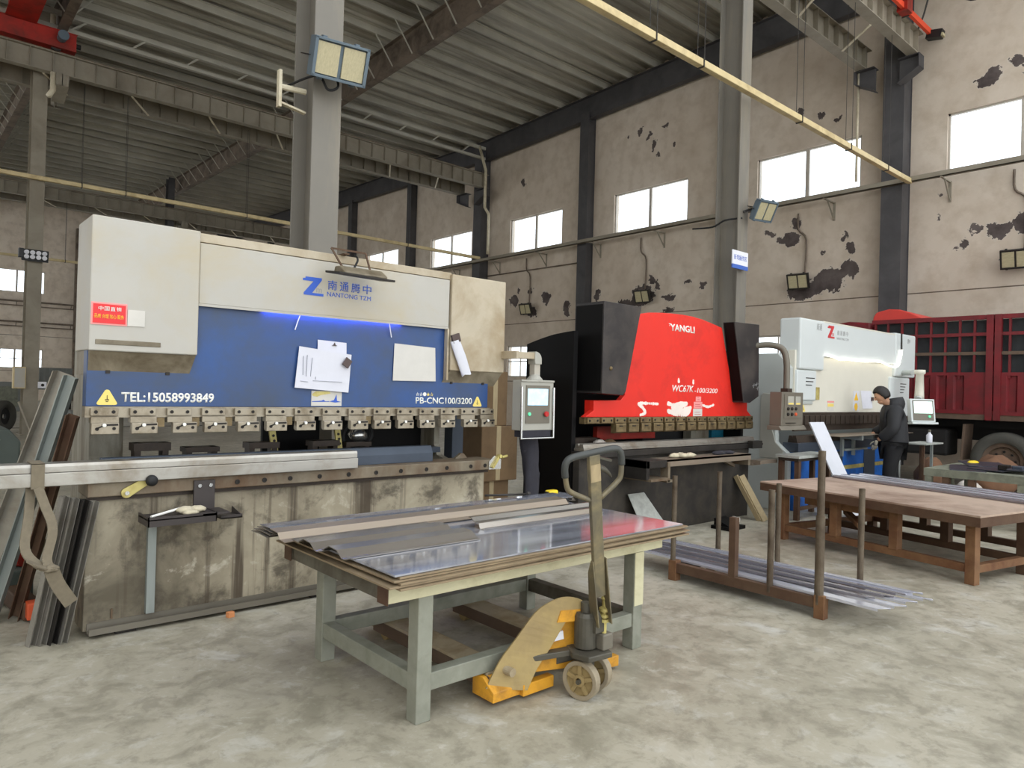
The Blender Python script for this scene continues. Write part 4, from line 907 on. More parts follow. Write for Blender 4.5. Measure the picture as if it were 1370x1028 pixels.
# letters
def strokes(par, x, y, z, s, polys, mt, name='lettering'):
    b = MB()
    for P in polys: b.prism([(x + u * s, z + v * s) for u, v in P], 'y', y, y - .003)
    return b.build(name, mt, par)
text('lettering', 'YANGLI', 'letter_white', p2, 6.835, 5.0, 2.33, .50, .082, bold=.028, shear=-.08)
strokes(p2, 6.835, 4.9985, 2.33, .1, [[(-.35, .82), (.1, .82), (.02, .66)], [(-.2, .6), (-.02, .6), (-.08, .5)]], 'letter_white')
text('lettering', 'WC67K', 'letter_white', p2, 6.91, 5.0, 1.615, .43, .082, bold=.01, shear=.2)
text('lettering', '-100/3200', 'letter_white', p2, 7.36, 5.0, 1.612, .5, .058, bold=.0, shear=.2)
def spray(P, r, seed):
    b = MB(); rnd = random.Random(seed); Q = smoothpath([(x, 0, z) for x, z in P], 6)
    for i, q in enumerate(Q):
        rr = r * rnd.uniform(.75, 1.15); n = 12
        b.prism([(q.x + rr * math.cos(2 * math.pi * k / n) * rnd.uniform(.85, 1.1), q.z + rr * math.sin(2 * math.pi * k / n) * rnd.uniform(.85, 1.1)) for k in range(n)], 'y', 5.0, 4.9985 - .00005 * i)
    b.build('spray_mark', 'spray_white', p2)
spray([(6.64, 1.47), (6.45, 1.475), (6.29, 1.47), (6.36, 1.43), (6.41, 1.37), (6.33, 1.345)], .02, 1)
spray([(6.84, 1.475), (6.95, 1.46), (7.08, 1.48), (7.2, 1.475), (7.1, 1.44), (6.92, 1.43), (7.05, 1.40), (7.25, 1.42), (7.2, 1.38), (7.0, 1.37), (6.84, 1.39), (6.98, 1.35), (7.22, 1.35), (7.28, 1.43)], .024, 2)
spray([(7.54, 1.46), (7.66, 1.44), (7.78, 1.465)], .018, 3)
spray([(7.03, 1.765), (7.035, 1.735)], .019, 4); spray([(7.33, 1.755), (7.33, 1.725)], .017, 5)
for z0, z1, x0, x1 in ((1.505, 1.565, 7.39, 7.5), (1.42, 1.5, 7.35, 7.53), (1.325, 1.415, 7.34, 7.53)):
    b = MB(); b.box(x0, x1, 4.9965, 5.0, z0, z1); o = b.build('paper_label', 'sign_pink' if z0 > 1.4 else 'paper_warm', p2)
    b = MB(); b.box(x0 + .03, x1 - .03, 4.9955, 4.9965, z0 + .02, z0 + .025); b.box(x0 + .03, x1 - .05, 4.9955, 4.9965, z0 + .045, z0 + .05); b.build('label_line', 'letter_red', o)
# behind the tools
b = MB(); b.box(5.95, 7.0, 5.3, 5.36, 1.05, 1.2); b.build('rear_panel', 'crane_red', p2)
b = MB(); b.box(5.45, 8.55, 5.72, 5.78, .3, 2.0); b.build('rear_cover', 'press_black', p2)
b = MB(); b.box(6.95, 7.8, 5.45, 5.6, .98, 1.16); b.build('gauge_carriage', 'rubber_black', p2)
b = MB(); b.box(7.75, 8.15, 5.3, 5.42, .95, 1.2); b.build('gauge_block', 'frame_grey', p2)
b = MB(); b.box(8.3, 8.58, 5.35, 5.6, .95, 1.19); b.build('gauge_motor', 'teal', p2)
b = MB(); b.box(5.55, 6.0, 5.3, 5.45, .98, 1.08); b.build('gauge_finger', 'die_dark', p2)
# front support shelf and its arms
b = MB(); b.box(6.35, 8.15, 4.68, 4.93, .845, .865); b.box(6.35, 8.15, 4.68, 4.695, .79, .865); b.build('support_shelf', 'sheet_tan', p2)
b = MB(); b.box(5.95, 6.3, 4.6, 4.93, .80, .88); b.box(5.95, 6.0, 4.6, 4.93, .68, .88); b.build('support_arm', 'dark_steel', p2, bevel=.004)
b = MB(); b.box(5.98, 6.3, 4.56, 4.92, .665, .69); b.box(6.32, 6.36, 4.6, 4.7, .64, .85); b.box(6.3, 6.42, 4.6, 4.7, .635, .66); b.build('support_bracket', 'rusty_steel', p2)
b = MB(); b.box(8.12, 8.17, 4.7, 4.93, .72, .86); b.bar((7.7, 4.9, .84), (8.1, 4.9, .7), .05, .04); b.build('support_bracket', 'rusty_steel', p2)
b = MB(); b.box(8.42, 8.85, 4.7, 4.86, .715, .76); b.box(8.4, 8.6, 4.8, 4.98, .69, .72); b.build('end_shelf', 'sheet_tan', p2)
# pendant control box on its conduit
b = MB(); b.tube(smoothpath([(8.5, 4.95, 2.24), (8.6, 4.72, 2.26), (8.66, 4.57, 2.21), (8.68, 4.52, 2.06), (8.68, 4.51, 1.85), (8.68, 4.51, 1.68)], 6), .04, 12); b.build('conduit', 'console_grey', p2, smooth=True)
b = MB(); b.box(8.62, 8.74, 4.46, 4.56, 1.645, 1.7); b.build('conduit_socket', 'die_dark', p2, bevel=.006)
b = MB(); b.box(8.395, 8.955, 4.42, 4.58, 1.225, 1.65); b.prism([(4.38, 1.17), (4.58, 1.17), (4.58, 1.225), (4.42, 1.225)], 'x', 8.34, 9.0); o = b.build('control_box', 'console_grey', p2, bevel=.006)
b = MB(); b.box(8.455, 8.9, 4.412, 4.42, 1.32, 1.625); b.build('box_face', 'die_dark' if 0 else 'console_grey', o)
for x0, x1 in ((8.53, 8.68), (8.73, 8.86)):
    b = MB(); b.box(x0, x1, 4.406, 4.412, 1.49, 1.6); b.build('meter', 'console_light', o); b = MB(); b.box(x0 + .01, x1 - .01, 4.403, 4.406, 1.495, 1.515); b.build('meter_strip', 'label_yellow', o)
for i in range(3):
    for j in range(2):
        b = MB(); b.lathe([(.022, 0), (.022, .012), (.014, .02)], (8.54 + .1 * i, 4.412, 1.44 - .07 * j), (0, -1, 0), 12); b.build('box_knob', 'motor_orange' if (i, j) == (2, 1) else 'bolt_dark', o)
b = MB(); b.box(8.5, 8.75, 4.408, 4.42, 1.255, 1.262); b.build('box_slot', 'bolt_dark', o)
# things at the red press
b = MB()
for k, (x, y) in enumerate(((6.72, 4.8), (6.85, 4.82), (6.95, 4.76), (6.8, 4.74))): b.blob((x, y, .885), (.09, .05, .035), 30 + k, .4)
tag(b.build('rag', 'rag', smooth=True), 'pale crumpled rag on the shelf before the red press', 'rag')
b = MB()
for k, (x, y) in enumerate(((7.6, 4.8), (7.72, 4.83), (7.82, 4.8))): b.blob((x, y, .88), (.1, .05, .03), 40 + k, .4)
tag(b.build('rag', 'cloth_dark', smooth=True), 'dark crumpled cloth at the right end of the shelf before the red press', 'rag')
for k, (x, mt, lab) in enumerate(((5.88, 'sack_white', 'small pale bag lying on the bed of the red press, left end'), (6.05, 'cardboard', 'brown paper lump beside the pale bag on the red press bed'), (6.4, 'cloth_dark', 'dark cloth heap on the bed of the red press'))):
    b = MB(); b.blob((x, 5.2, 1.0), (.09 if k < 2 else .22, .06, .07 if k < 2 else .04), 50 + k, .3); tag(b.build('clutter', mt, smooth=True), lab, 'clutter')
b = MB(); b.obox((5.31, 5.55, 1.47), (.008, 0, 0), (0, .075, 0), (0, 0, .12)); b.box(5.3, 5.322, 5.5, 5.6, 1.59, 1.6); tag(b.build('hanging_tag', 'sign_white'), 'white paper tag hanging on the black frame of the red press', 'tag')
def leanboard(name, pts, d, mt, lab, cat, group=None):
    b = MB(); A = [Vector(p) for p in pts]; n = (A[1] - A[0]).cross(A[3] - A[0]).normalized() * d; V = [b.b.verts.new(p) for p in A] + [b.b.verts.new(p + n) for p in A]
    for q in ((0, 1, 2, 3), (7, 6, 5, 4), (0, 4, 5, 1), (1, 5, 6, 2), (2, 6, 7, 3), (3, 7, 4, 0)): b._f([V[i] for i in q])
    return tag(b.build(name, mt), lab, cat, group)
leanboard('scrap_plate', [(6.15, 4.72, 0), (6.62, 4.72, 0), (6.36, 4.95, .48), (6.08, 4.95, .48)], .006, 'board_grey', 'pale scrap plate leaning on the dark bed of the red press', 'plate')
b = MB(); b.bar((8.42, 4.62, .0), (8.33, 4.92, .55), .12, .03, (0, 1, 0)); b.bar((8.36, 4.66, .0), (8.27, 4.96, .55), .03, .06, (0, 1, 0)); tag(b.build('wood_post', 'wood_pale'), 'short weathered board leaning at the right end of the red press bed', 'board')
t = thing('foot_pedal', 'black foot pedal on the floor before the red press', 'pedal', (7.45, 4.6, 0))
b = MB(); b.box(7.4, 7.75, 4.5, 4.75, 0, .04); b.prism([(4.52, .04), (4.74, .04), (4.74, .12)], 'x', 7.45, 7.7); b.build('base', 'press_black', t); b = MB(); b.tube([(7.3, 4.6, .01), (7.4, 4.65, .3), (7.45, 4.7, .2), (7.6, 4.75, .02)], .012, 6); b.build('hoop', 'dark_steel', t); b = MB(); b.cyl((7.6, 4.58, .12), (7.6, 4.5, .12), .03); b.build('button', 'letter_white', t)
t = thing('cloth_bundle', 'dark work jacket hanging below the pendant screen between the presses', 'jacket', (4.5, 4.9, .6))
b = MB(); R = []
for j in range(9):
    v = j / 8; row = []
    for i in range(13):
        a = i / 12 * 2 * math.pi; rr = 1 + .25 * math.sin(3 * a + v * 4); row.append((4.5 + (.1 - .03 * v) * math.cos(a) * rr + .03 * v, 4.84 + .05 * math.sin(a) * rr, 1.15 - .55 * v))
    R.append(row)
b.grid(R); b.build('body', 'cloth_dark', t, smooth=True)
b = MB(); b.tube([(4.45, 4.85, 1.05), (4.6, 4.87, .8), (4.57, 4.85, .5)], [.04, .05, .04], 8); b.build('sleeve', 'cloth_dark', t, smooth=True)
# cartons stacked between the two presses
box_stack = [(4.58, 5.05, 5.75, 6.3, 0, .62, 'brown carton at the bottom of the pile between the two nearer presses'), (4.62, 5.12, 5.7, 6.25, .62, 1.2, 'brown carton in the middle of the pile between the two nearer presses'), (4.6, 5.0, 5.75, 6.2, 1.2, 1.78, 'brown carton topmost of the pile between the two nearer presses')]
for x0, x1, y0, y1, z0, z1, lab in box_stack:
    t = thing('cardboard_box', lab, 'carton', (x0, y0, z0), 'cartons between the presses'); b = MB(); b.box(x0, x1, y0, y1, z0, z1); b.build('carton', 'cardboard', t, bevel=.01); b = MB(); b.box(x0 + .2, x0 + .26, y0 - .002, y1 + .002, z0 + .01, z1 + .002); b.build('tape', 'wood_pale', t)
b = MB(); b.blob((4.45, 5.3, .07), (.16, .12, .09), 60, .3); tag(b.build('cloth', 'cloth_blue', smooth=True), 'blue cloth heap on the floor right of the nearest press', 'cloth')

# ------------------------------------------------------------------ white press brake (right)
p3 = thing('press_brake', 'white press brake with blue bed and red emblem, farthest right of the three', 'press brake', (11.6, 5.6, 0))
YF = 4.75
b = MB(); b.prism([(4.82, 0), (6.3, 0), (6.3, 2.2), (5.0, 2.2), (4.82, 2.0), (4.82, 1.62), (4.95, 1.45), (5.02, 1.2), (5.0, .95), (4.82, .8)], 'x', 9.36, 9.46); b.build('side_frame', 'p3_grey', p3, bevel=.01)
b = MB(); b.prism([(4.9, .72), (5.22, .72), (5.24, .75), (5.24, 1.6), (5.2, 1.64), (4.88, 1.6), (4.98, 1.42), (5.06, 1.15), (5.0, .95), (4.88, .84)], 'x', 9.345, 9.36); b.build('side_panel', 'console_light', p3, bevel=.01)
b = MB(); b.prism([(4.82, 0), (6.3, 0), (6.3, 2.2), (5.0, 2.2), (4.82, 2.0), (4.82, 1.62), (5.02, 1.2), (4.82, .8)], 'x', 13.3, 13.4); b.build('side_frame', 'p3_grey', p3)
b = MB(); b.box(9.46, 13.3, 6.1, 6.3, .2, 2.1); b.build('rear_panel', 'p3_grey', p3)
b = MB(); b.box(9.5, 13.0, 4.78, 4.9, 0, .82); b.build('bed', 'p3_blue', p3, bevel=.006)
for x in (10.55, 11.75):
    b = MB(); b.box(x, x + .42, 4.77, 4.78, .05, .78); b.build('bed_panel', 'slate', p3)
b = MB(); b.box(10.3, 13.0, 4.772, 4.779, .5, .56); b.build('bed_stripe', 'brass', p3)
b = MB(); b.box(9.46, 13.05, 4.72, 4.95, .82, .95); b.build('bed_bar', 'slate', p3, bevel=.005)
b = MB(); b.prism([(4.76, .95), (4.9, .95), (4.88, 1.05), (4.84, 1.05), (4.83, 1.02), (4.82, 1.05), (4.78, 1.05)], 'x', 9.5, 13.0); b.build('lower_die', 'die_dark', p3)
b = MB(); b.box(9.46, 13.2, 4.80, 4.9, 1.375, 2.25); b.build('ram', 'p3_cream', p3, bevel=.005)
b = MB(); b.box(9.46, 13.18, 4.785, 4.89, 1.29, 1.375); b.build('ram_rail', 'die_dark', p3)
for k in range(22):
    x = 9.55 + .165 * k; b = MB(); b.box(x, x + .13, 4.762, 4.80, 1.2, 1.33); o = b.build('punch_clamp', 'die_dark', p3, bevel=.004)
b = MB(); b.box(9.5, 13.15, 4.81, 4.84, 1.11, 1.29); b.build('punch', 'die_dark', p3)
for (x0, x1, z0, z1, y0, y1, nm) in ((9.5, 10.24, 1.985, 2.705, YF, 5.06, 'cover'), (12.88, 13.78, 1.985, 2.735, YF, 5.06, 'cover'), (9.47, 10.06, 1.54, 1.98, YF + .02, 5.04, 'lower_cover'), (12.72, 13.6, 1.3, 1.98, YF + .02, 5.04, 'lower_cover')):
    b = MB(); b.box(x0, x1, y0, y1, z0, z1); o = b.build(nm, 'p3_white', p3, bevel=.025)
    if nm == 'lower_cover':
        for k in range(3 if x0 < 10 else 4):
            b = MB(); xx = x0 + (.26 if x0 < 10 else .45); b.box(xx, xx + .26 - .04 * k, y0 - .004, y0 + .001, 1.86 - .05 * k, 1.872 - .05 * k); b.build('vent_slot', 'bolt_dark', o)
b = MB(); b.box(9.52, 9.98, YF + .03, 5.0, 1.49, 1.54); b.build('cover_foot', 'p3_grey', p3, bevel=.01)
b = MB(); b.box(10.2, 12.9, YF + .01, 5.06, 2.19, 2.69); b.build('head_beam', 'p3_white', p3, bevel=.012)
b = MB(); b.box(10.2, 12.9, YF + .012, 5.05, 2.69, 2.71); b.build('head_trim', 'p3_cream', p3)
emblem(p3, 10.345, YF + .01, 2.475, .225, .185, 'letter_red', 'letter_red')
for i, ch in enumerate('南通腾中'): text('lettering', ch, 'letter_grey', p3, 10.66 + .1 * i, YF + .01, 2.535, .075, .075)
text('lettering', 'NANTONG TZM', 'letter_grey', p3, 10.65, YF + .01, 2.47, .4, .035)
text('lettering', '南通', 'letter_grey', p3, 9.98, YF, 2.56, .16, .1)
text('lettering', '腾中', 'letter_grey', p3, 13.4, YF, 2.58, .12, .08)
b = MB(); b.tube(smoothpath([(10.25, 4.73, 2.215), (10.5, 4.735, 2.2), (10.72, 4.735, 2.17), (11.0, 4.735, 2.185), (11.4, 4.735, 2.18), (11.75, 4.735, 2.19), (12.2, 4.735, 2.205), (12.5, 4.73, 2.165), (12.75, 4.725, 2.145), (12.95, 4.725, 2.18), (13.05, 4.725, 2.34), (13.09, 4.73, 2.45)], 5), .014, 8); b.build('led_strip', 'led_white', p3, smooth=True)
b = MB(); b.tube([(13.09, 4.73, 2.45), (13.1, 4.74, 2.73)], .012, 6); b.build('led_cable', 'bolt_dark', p3)
b = MB(); b.box(10.27, 10.42, 4.795, 4.8, 2.0, 2.19); b.build('cover_edge', 'p3_cream', p3)
for k, (x0, x1, z0, z1) in enumerate(((10.02, 10.12, 1.56, 1.74),)):
    b = MB(); b.box(x0 + .06, x1 + .06, 4.78, 4.8, z0, z1); b.build('yellow_plate', 'brass', p3)
b = MB(); b.box(10.47, 10.69, 4.797, 4.8, 1.4, 1.55); o = b.build('paper_label', 'paper_warm', p3); b = MB(); b.box(10.47, 10.69, 4.795, 4.797, 1.52, 1.545); b.build('label_head', 'sign_pink', o); b = MB(); b.box(10.48, 10.68, 4.795, 4.797, 1.46, 1.505); b.build('label_field', 'label_yellow', o)
b = MB(); b.box(11.36, 11.57, 4.797, 4.8, 1.4, 1.71); o = b.build('paper_label', 'paper', p3); b = MB(); b.prism([(11.385, 1.56), (11.545, 1.56), (11.465, 1.69)], 'y', 4.797, 4.795); b.lathe([(.06, 0), (.06, .002)], (11.465, 4.797, 1.46), (0, -1, 0), 18); b.build('warning_mark', 'sign_yellow', o)
warn(p3, 9.66, 4.8, 1.385, .13, .1)
# pendant screen
b = MB(); b.tube([(13.3, 4.9, 2.06), (13.1, 4.55, 2.06)], .05, 10); b.build('console_arm', 'p3_grey', p3)
b = MB(); b.lathe([(.075, 0), (.07, .1), (.06, .42), (.085, .44), (.085, .5)], (12.98, 4.4, 1.6), (0, 0, 1), 16); b.build('console_post', 'p3_cream', p3, smooth=True)
q = Vector((12.78, 4.3, 1.42)); n = Vector((-.52, -.85, .12)).normalized(); uu = Vector((0, 0, 1)).cross(n).normalized(); vv = n.cross(uu)
b = MB(); b.obox(q, uu * .225, vv * .19, n * .045); o = b.build('control_console', 'p3_white', p3, bevel=.01)
b = MB(); b.obox(q + n * .047, uu * .19, vv * .165, n * .003); b.build('console_face', 'console_grey', o)
b = MB(); b.obox(q + n * .05 + vv * .05, uu * .17, vv * .098, n * .003); b.build('screen', 'screen_pale', o)
b = MB(); c0 = q + n * .05 - vv * .1 + uu * .1; b.cyl(c0, c0 + n * .02, .02); b.build('green_button', 'knob_green', o)
b = MB(); b.obox(q - vv * .21 + n * .02, uu * .24, vv * .015, n * .06); b.build('console_tray', 'p3_white', o)
b = MB(); b.cyl(q + vv * .18 + Vector((.12, .08, 0)), (12.98, 4.4, 1.64), .06); b.build('console_neck', 'p3_grey', o)
# support arms and sheet on the bed
b = MB(); b.box(9.9, 12.6, 4.35, 4.76, 1.052, 1.06); tag(b.build('sheet', 'sheet_tan'), 'thin pale sheet lying on the bed of the white press, being bent', 'sheet')
for x in (10.75, 11.15):
    b = MB(); b.box(x, x + .05, 4.4, 4.72, .98, 1.045); b.box(x, x + .05, 4.68, 4.72, .72, .98); b.box(x + .05, x + .45, 4.66, 4.7, .8, .83); b.build('support_arm', 'galvanised', p3)
sheet_paper('drawing_sheet', [(11.72, 1.43), (12.1, 1.44), (12.04, 1.72), (11.62, 1.72)], 4.8, 'white drawing pinned to the white press in front of the man', 'drawing')
b = MB(); b.box(12.02, 12.08, 4.77, 4.792, 1.56, 1.62); tag(b.build('magnet', 'magnet'), 'dark magnet on the drawing in front of the man', 'magnet')
# work stand left of it
t = thing('work_stand', 'narrow brown stand with grey top in front of the white press, left end', 'stand', (9.3, 4.4, 0))
b = MB(); b.box(8.75, 9.75, 4.35, 4.68, .8, .835); b.build('top', 'board_grey', t, bevel=.004)
b = MB(); b.box(8.78, 9.72, 4.38, 4.65, .76, .8); b.build('apron', 'die_dark', t)
for x, y in ((8.8, 4.38), (9.66, 4.38), (8.8, 4.6), (9.66, 4.6)):
    b = MB(); b.box(x, x + .06, y, y + .06, 0, .76); b.build('leg', 'rust_brown', t)
b = MB(); b.box(8.85, 9.67, 4.4, 4.44, .12, .16); b.build('stretcher', 'rust_brown', t)
leanboard('long_board', [(9.62, 4.06, 0), (9.93, 4.0, 0), (9.26, 4.3, 1.27), (8.93, 4.33, 1.27)], .02, 'board_white', 'long white board leaning diagonally against the stand before the white press', 'board')
t = thing('small_stand', 'small tripod table with a bottle right of the man', 'stand', (12.4, 4.05, 0))
b = MB(); b.box(12.0, 12.75, 3.95, 4.3, .9, .92); b.build('top', 'board_grey', t); 
for x, y in ((12.05, 4.0), (12.35, 3.98), (12.7, 4.25)):
    b = MB(); b.box(x, x + .035, y, y + .035, 0, .9); b.build('leg', 'galvanised' if x == 12.35 else 'rust_brown', t)
t = thing('spray_bottle', 'white bottle standing on the small table right of the man', 'bottle', (12.42, 4.05, .92))
b = MB(); b.lathe([(.04, 0), (.045, .02), (.045, .12), (.02, .15), (.018, .17)], (12.42, 4.05, .92), (0, 0, 1), 14); b.build('body', 'bottle', t, smooth=True); b = MB(); b.lathe([(.02, 0), (.022, .03), (.01, .04)], (12.42, 4.05, 1.09), (0, 0, 1), 12); b.bar((12.42, 4.05, 1.12), (12.36, 4.02, 1.12), .02, .02); b.build('cap', 'console_grey', t)
# ------------------------------------------------------------------ cream work table and its sheets
t1 = thing('work_table', 'cream and grey steel work table stacked with sheets in the foreground', 'table', (2.75, 3.3, 0))
b = MB(); b.box(1.72, 3.76, 2.765, 2.84, .605, .69); b.build('front_rail', 'table_cream', t1, bevel=.004)
b = MB(); b.box(1.72, 3.76, 3.79, 3.865, .605, .69); b.build('back_rail', 'table_dark', t1, bevel=.004)
for x in (1.73, 3.68):
    b = MB(); b.box(x, x + .07, 2.84, 3.79, .605, .69); b.build('side_rail', 'table_dark', t1, bevel=.004)
b = MB(); b.box(1.715, 1.72, 2.76, 2.85, .60, .69); b.build('rail_cap', 'rust_brown', t1); b = MB(); b.box(1.715, 1.72, 3.785, 3.87, .60, .69); b.build('rail_cap', 'rust_brown', t1)
for x, y in ((1.9, 2.78), (3.5, 2.78), (1.9, 3.75), (3.5, 3.75)):
    b = MB(); b.box(x, x + .085, y, y + .085, 0, .605); b.build('leg', 'table_grey', t1, bevel=.005)
b = MB(); b.box(3.503, 3.587, 2.776, 2.78, .27, .6); b.build('leg_paint', 'table_cream', t1)
b = MB(); b.box(1.985, 3.5, 2.79, 2.86, .14, .225); b.build('stretcher', 'table_grey', t1, bevel=.004)
b = MB(); b.box(1.985, 3.5, 3.76, 3.83, .14, .225); b.build('stretcher', 'table_grey', t1, bevel=.004)
for x in (1.905, 3.51):
    b = MB(); b.box(x, x + .07, 2.865, 3.75, .14, .225); b.build('stretcher', 'table_grey' if x < 2 else 'table_dark', t1, bevel=.004)
rnd = random.Random(5)
names = ['lowest', 'second lowest', 'third', 'fourth', 'fifth', 'uppermost']
for k in range(6):
    z = .6905 + .0108 * k; dx = (.02, -.03, .03, .0, .04, .015)[k]; dy = (-.06, -.04, -.052, -.024, -.03, -.012)[k]; ang = (.0, .004, -.004, .006, -.005, .002)[k]
    b = MB(); c0 = Vector((2.79 + dx, 3.32 + dy, z + .003)); ca, sa = math.cos(ang), math.sin(ang)
    b.obox(c0, (1.09 * ca, 1.09 * sa, 0), (-.60 * sa, .60 * ca, 0), (0, 0, .0042)); b.mi = 0
    top_sheet = tag(b.build('steel_sheet', 'sheet_steel' if k == 5 else 'sheet_edge'), names[k] + ' of the flat steel sheets stacked on the cream table', 'steel sheet', 'flat sheets stacked on the cream table')
ZT = .6905 + .0108 * 5 + .006
# bent profiles at the back of the pile
def profile(name, poly, x0, x1, yoff, zoff, mt, lab, th=.004, skew=0, grp='bent profiles on the cream table'):
    b = MB(); R = []
    for x, s in ((x0, 0), (x1, 1)):
        R.append([(x + v * 0 - .18 * (u if skew else 0), yoff + u + skew * s, zoff + v) for u, v in poly])
    b.grid(R); return tag(b.build(name, mt, solid=th), lab, 'bent profile', grp)
hat = [(-.2, .004), (-.17, .006), (-.12, .035), (-.04, .04), (.02, .012), (.1, .016)]
profile('bent_profile', hat, 1.66, 2.50, 3.27, ZT + .002, 'sheet_bent', 'short bent steel profile lying nearest the front, left end of the table')
profile('bent_profile', hat, 1.62, 2.48, 3.475, ZT + .006, 'sheet_bent', 'short bent steel profile just behind the front one, left end of the table')
profile('bent_profile', [(-.09, .004), (-.03, .008), (.0, .04), (.1, .045)], 1.58, 3.78, 3.66, ZT + .004, 'sheet_tan', 'long tan profile crossing the whole table at the back')
for k in range(4):
    profile('flat_strip', [(-.11, .0), (.0, .004), (.11, .0)], 1.56 + .012 * k, 3.98 - .02 * k, 3.86 - .01 * k, ZT + .006 + .012 * k, 'sheet_bent' if k < 3 else 'sheet_steel', ['lowest', 'second', 'third', 'topmost'][k] + ' of the flat strips along the back edge of the cream table', grp='flat strips at the back of the cream table')
b = MB(); b.box(2.9, 4.2, 3.92, 4.14, ZT - .003, ZT + .004); tag(b.build('flat_strip', 'sheet_steel'), 'wide dull strip overhanging the far right corner of the cream table', 'bent profile')
profile('bent_profile', [(-.075, .012), (-.07, .0), (-.03, .0), (-.015, .03), (.03, .034), (.06, .055), (.085, .055)], 2.68, 3.74, 3.33, ZT + .003, 'sheet_bent', 'bent angle profile lying across the right half of the cream table')
for k, (x, y) in enumerate(((2.16, 2.87), (2.75, 2.98), (3.3, 2.96))):
    for j in range(3):
        b = MB(); b.bar((x + .05 * j, y + .012, ZT + .0005), (x + .05 * j + .012, y - .02, ZT + .0005), .006, .001); b.build('ink_tick', 'bolt_dark', top_sheet)
t = thing('tape_measure', 'yellow tape measure lying on the far right of the cream table', 'tape measure', (3.98, 4.02, ZT + .004))
b = MB(); b.box(3.94, 4.04, 3.99, 4.05, ZT + .004, ZT + .05); b.build('case', 'yellow_plastic', t, bevel=.012); b = MB(); b.box(3.93, 3.945, 4.0, 4.04, ZT + .006, ZT + .04); b.build('clip', 'bolt_dark', t)
b = MB(); b.cyl((3.28, 3.99, ZT + .066), (3.6, 3.9, ZT + .062), .008, n=10); b.blob((3.62, 3.895, ZT + .066), (.018, .018, .016), 3, .05); tag(b.build('steel_rod', 'dark_steel', smooth=True), 'dark rod with round end on the strips at the back of the table', 'rod')
b = MB(); b.blob((3.84, 3.74, ZT + .02), (.07, .035, .02), 71, .5); tag(b.build('cable_scrap', 'rubber_black'), 'black scrap of wire on the cream table beside the handle', 'scrap')

# ------------------------------------------------------------------ yellow pallet truck under the table
pt = thing('pallet_truck', 'yellow hand pallet truck with raised handle, forks under the cream table', 'pallet truck', (2.75, 2.7, 0))
def P(x, y, z): return (x, y, z)
for x0, x1 in ((2.33, 2.50), (2.95, 3.12)):
    b = MB(); b.prism([(x0, .075), (x0, .13), (x0 + .012, .14), (x1 - .012, .14), (x1, .13), (x1, .075), (x1 - .008, .075), (x1 - .008, .128), (x0 + .008, .128), (x0 + .008, .075)], 'y', 2.78, 3.98)
    b.prism([(2.78, .03), (2.98, .075), (2.78, .075)], 'x', x0, x0 + .01); b.prism([(2.78, .03), (2.98, .075), (2.78, .075)], 'x', x1 - .01, x1); o = b.build('fork', 'fork_top', pt, bevel=.003)
    b = MB(); b.prism([(3.98, .135), (4.06, .1), (4.06, .05), (3.98, .075)], 'x', x0 + .02, x1 - .02); b.build('fork_tip', 'truck_yellow', o)
    b = MB(); b.cyl(((x0 + x1) / 2 - .04, 3.85, .042), ((x0 + x1) / 2 + .04, 3.85, .042), .042); b.build('load_wheel', 'wheel_tan', o)
    b = MB(); b.box(x0 - .005, x0, 2.76, 3.9, .06, .13); b.build('fork_side', 'truck_brown', o)
# heel plates rising to the pump
for x0, x1, s in ((2.30, 2.51, -1), (2.94, 3.14, 1)):
    b = MB(); b.prism([(2.69, .025), (2.86, .025), (2.86, .13), (2.78, .13), (2.69, .075)], 'x', x0, x1); b.build('heel', 'truck_yellow', pt, bevel=.004)
LE = [(2.295, 2.745, .085), (2.368, 2.73, .211), (2.449, 2.7, .316), (2.543, 2.665, .437), (2.615, 2.63, .49), (2.69, 2.6, .512), (2.764, 2.575, .5), (2.82, 2.56, .465)]
RE = [(2.505, 2.665, .05), (2.556, 2.65, .153), (2.625, 2.63, .248), (2.684, 2.6, .355), (2.723, 2.58, .415), (2.776, 2.56, .432), (2.812, 2.55, .43), (2.83, 2.545, .41)]
b = MB(); b.grid([[p, q] for p, q in zip(smoothpath(LE, 4), smoothpath(RE, 4))]); b.build('torsion_arm', 'truck_khaki', pt, solid=.012)
b = MB()
b.extrude([(0, 0), (1, 0), (1, .95), (.7, 1.0), (.4, .75)], (2.57, 2.68, .12), (.28, -.1, 0), (0, 0, .33), (.03, .08, 0)); b.build('back_plate', 'truck_yellow', pt, bevel=.004)
b = MB(); b.extrude([(0, 0), (1, 0), (1, 1), (.1, 1)], (2.66, 2.63, .385), (.17, -.07, 0), (0, 0, .06), (-.01, -.03, 0)); b.build('hood_lip', 'truck_yellow', pt)
b = MB(); b.obox((2.67, 2.632, .3), (.042, -.015, .006), (.004, .006, 0), (-.004, 0, .022)); b.build('maker_label', 'sign_white', pt)
b = MB(); b.cyl((2.40, 2.66, .165), (2.40, 2.72, .165), .022, n=14); b.build('pivot_boss', 'fork_top', pt)
b = MB(); b.bar((2.48, 2.69, .05), (2.70, 2.69, .05), .05, .06); b.build('front_yoke', 'truck_yellow', pt, bevel=.004)
b = MB(); b.bar((2.96, 2.69, .05), (3.2, 2.66, .05), .05, .06); b.build('front_yoke', 'truck_yellow', pt, bevel=.004)
b = MB(); b.bar((2.52, 2.7, .2), (2.8, 2.54, .235), .06, .03); b.bar((2.6, 2.74, .13), (2.8, 2.58, .2), .05, .04); b.build('lift_linkage', 'pump_dark', pt, bevel=.004)
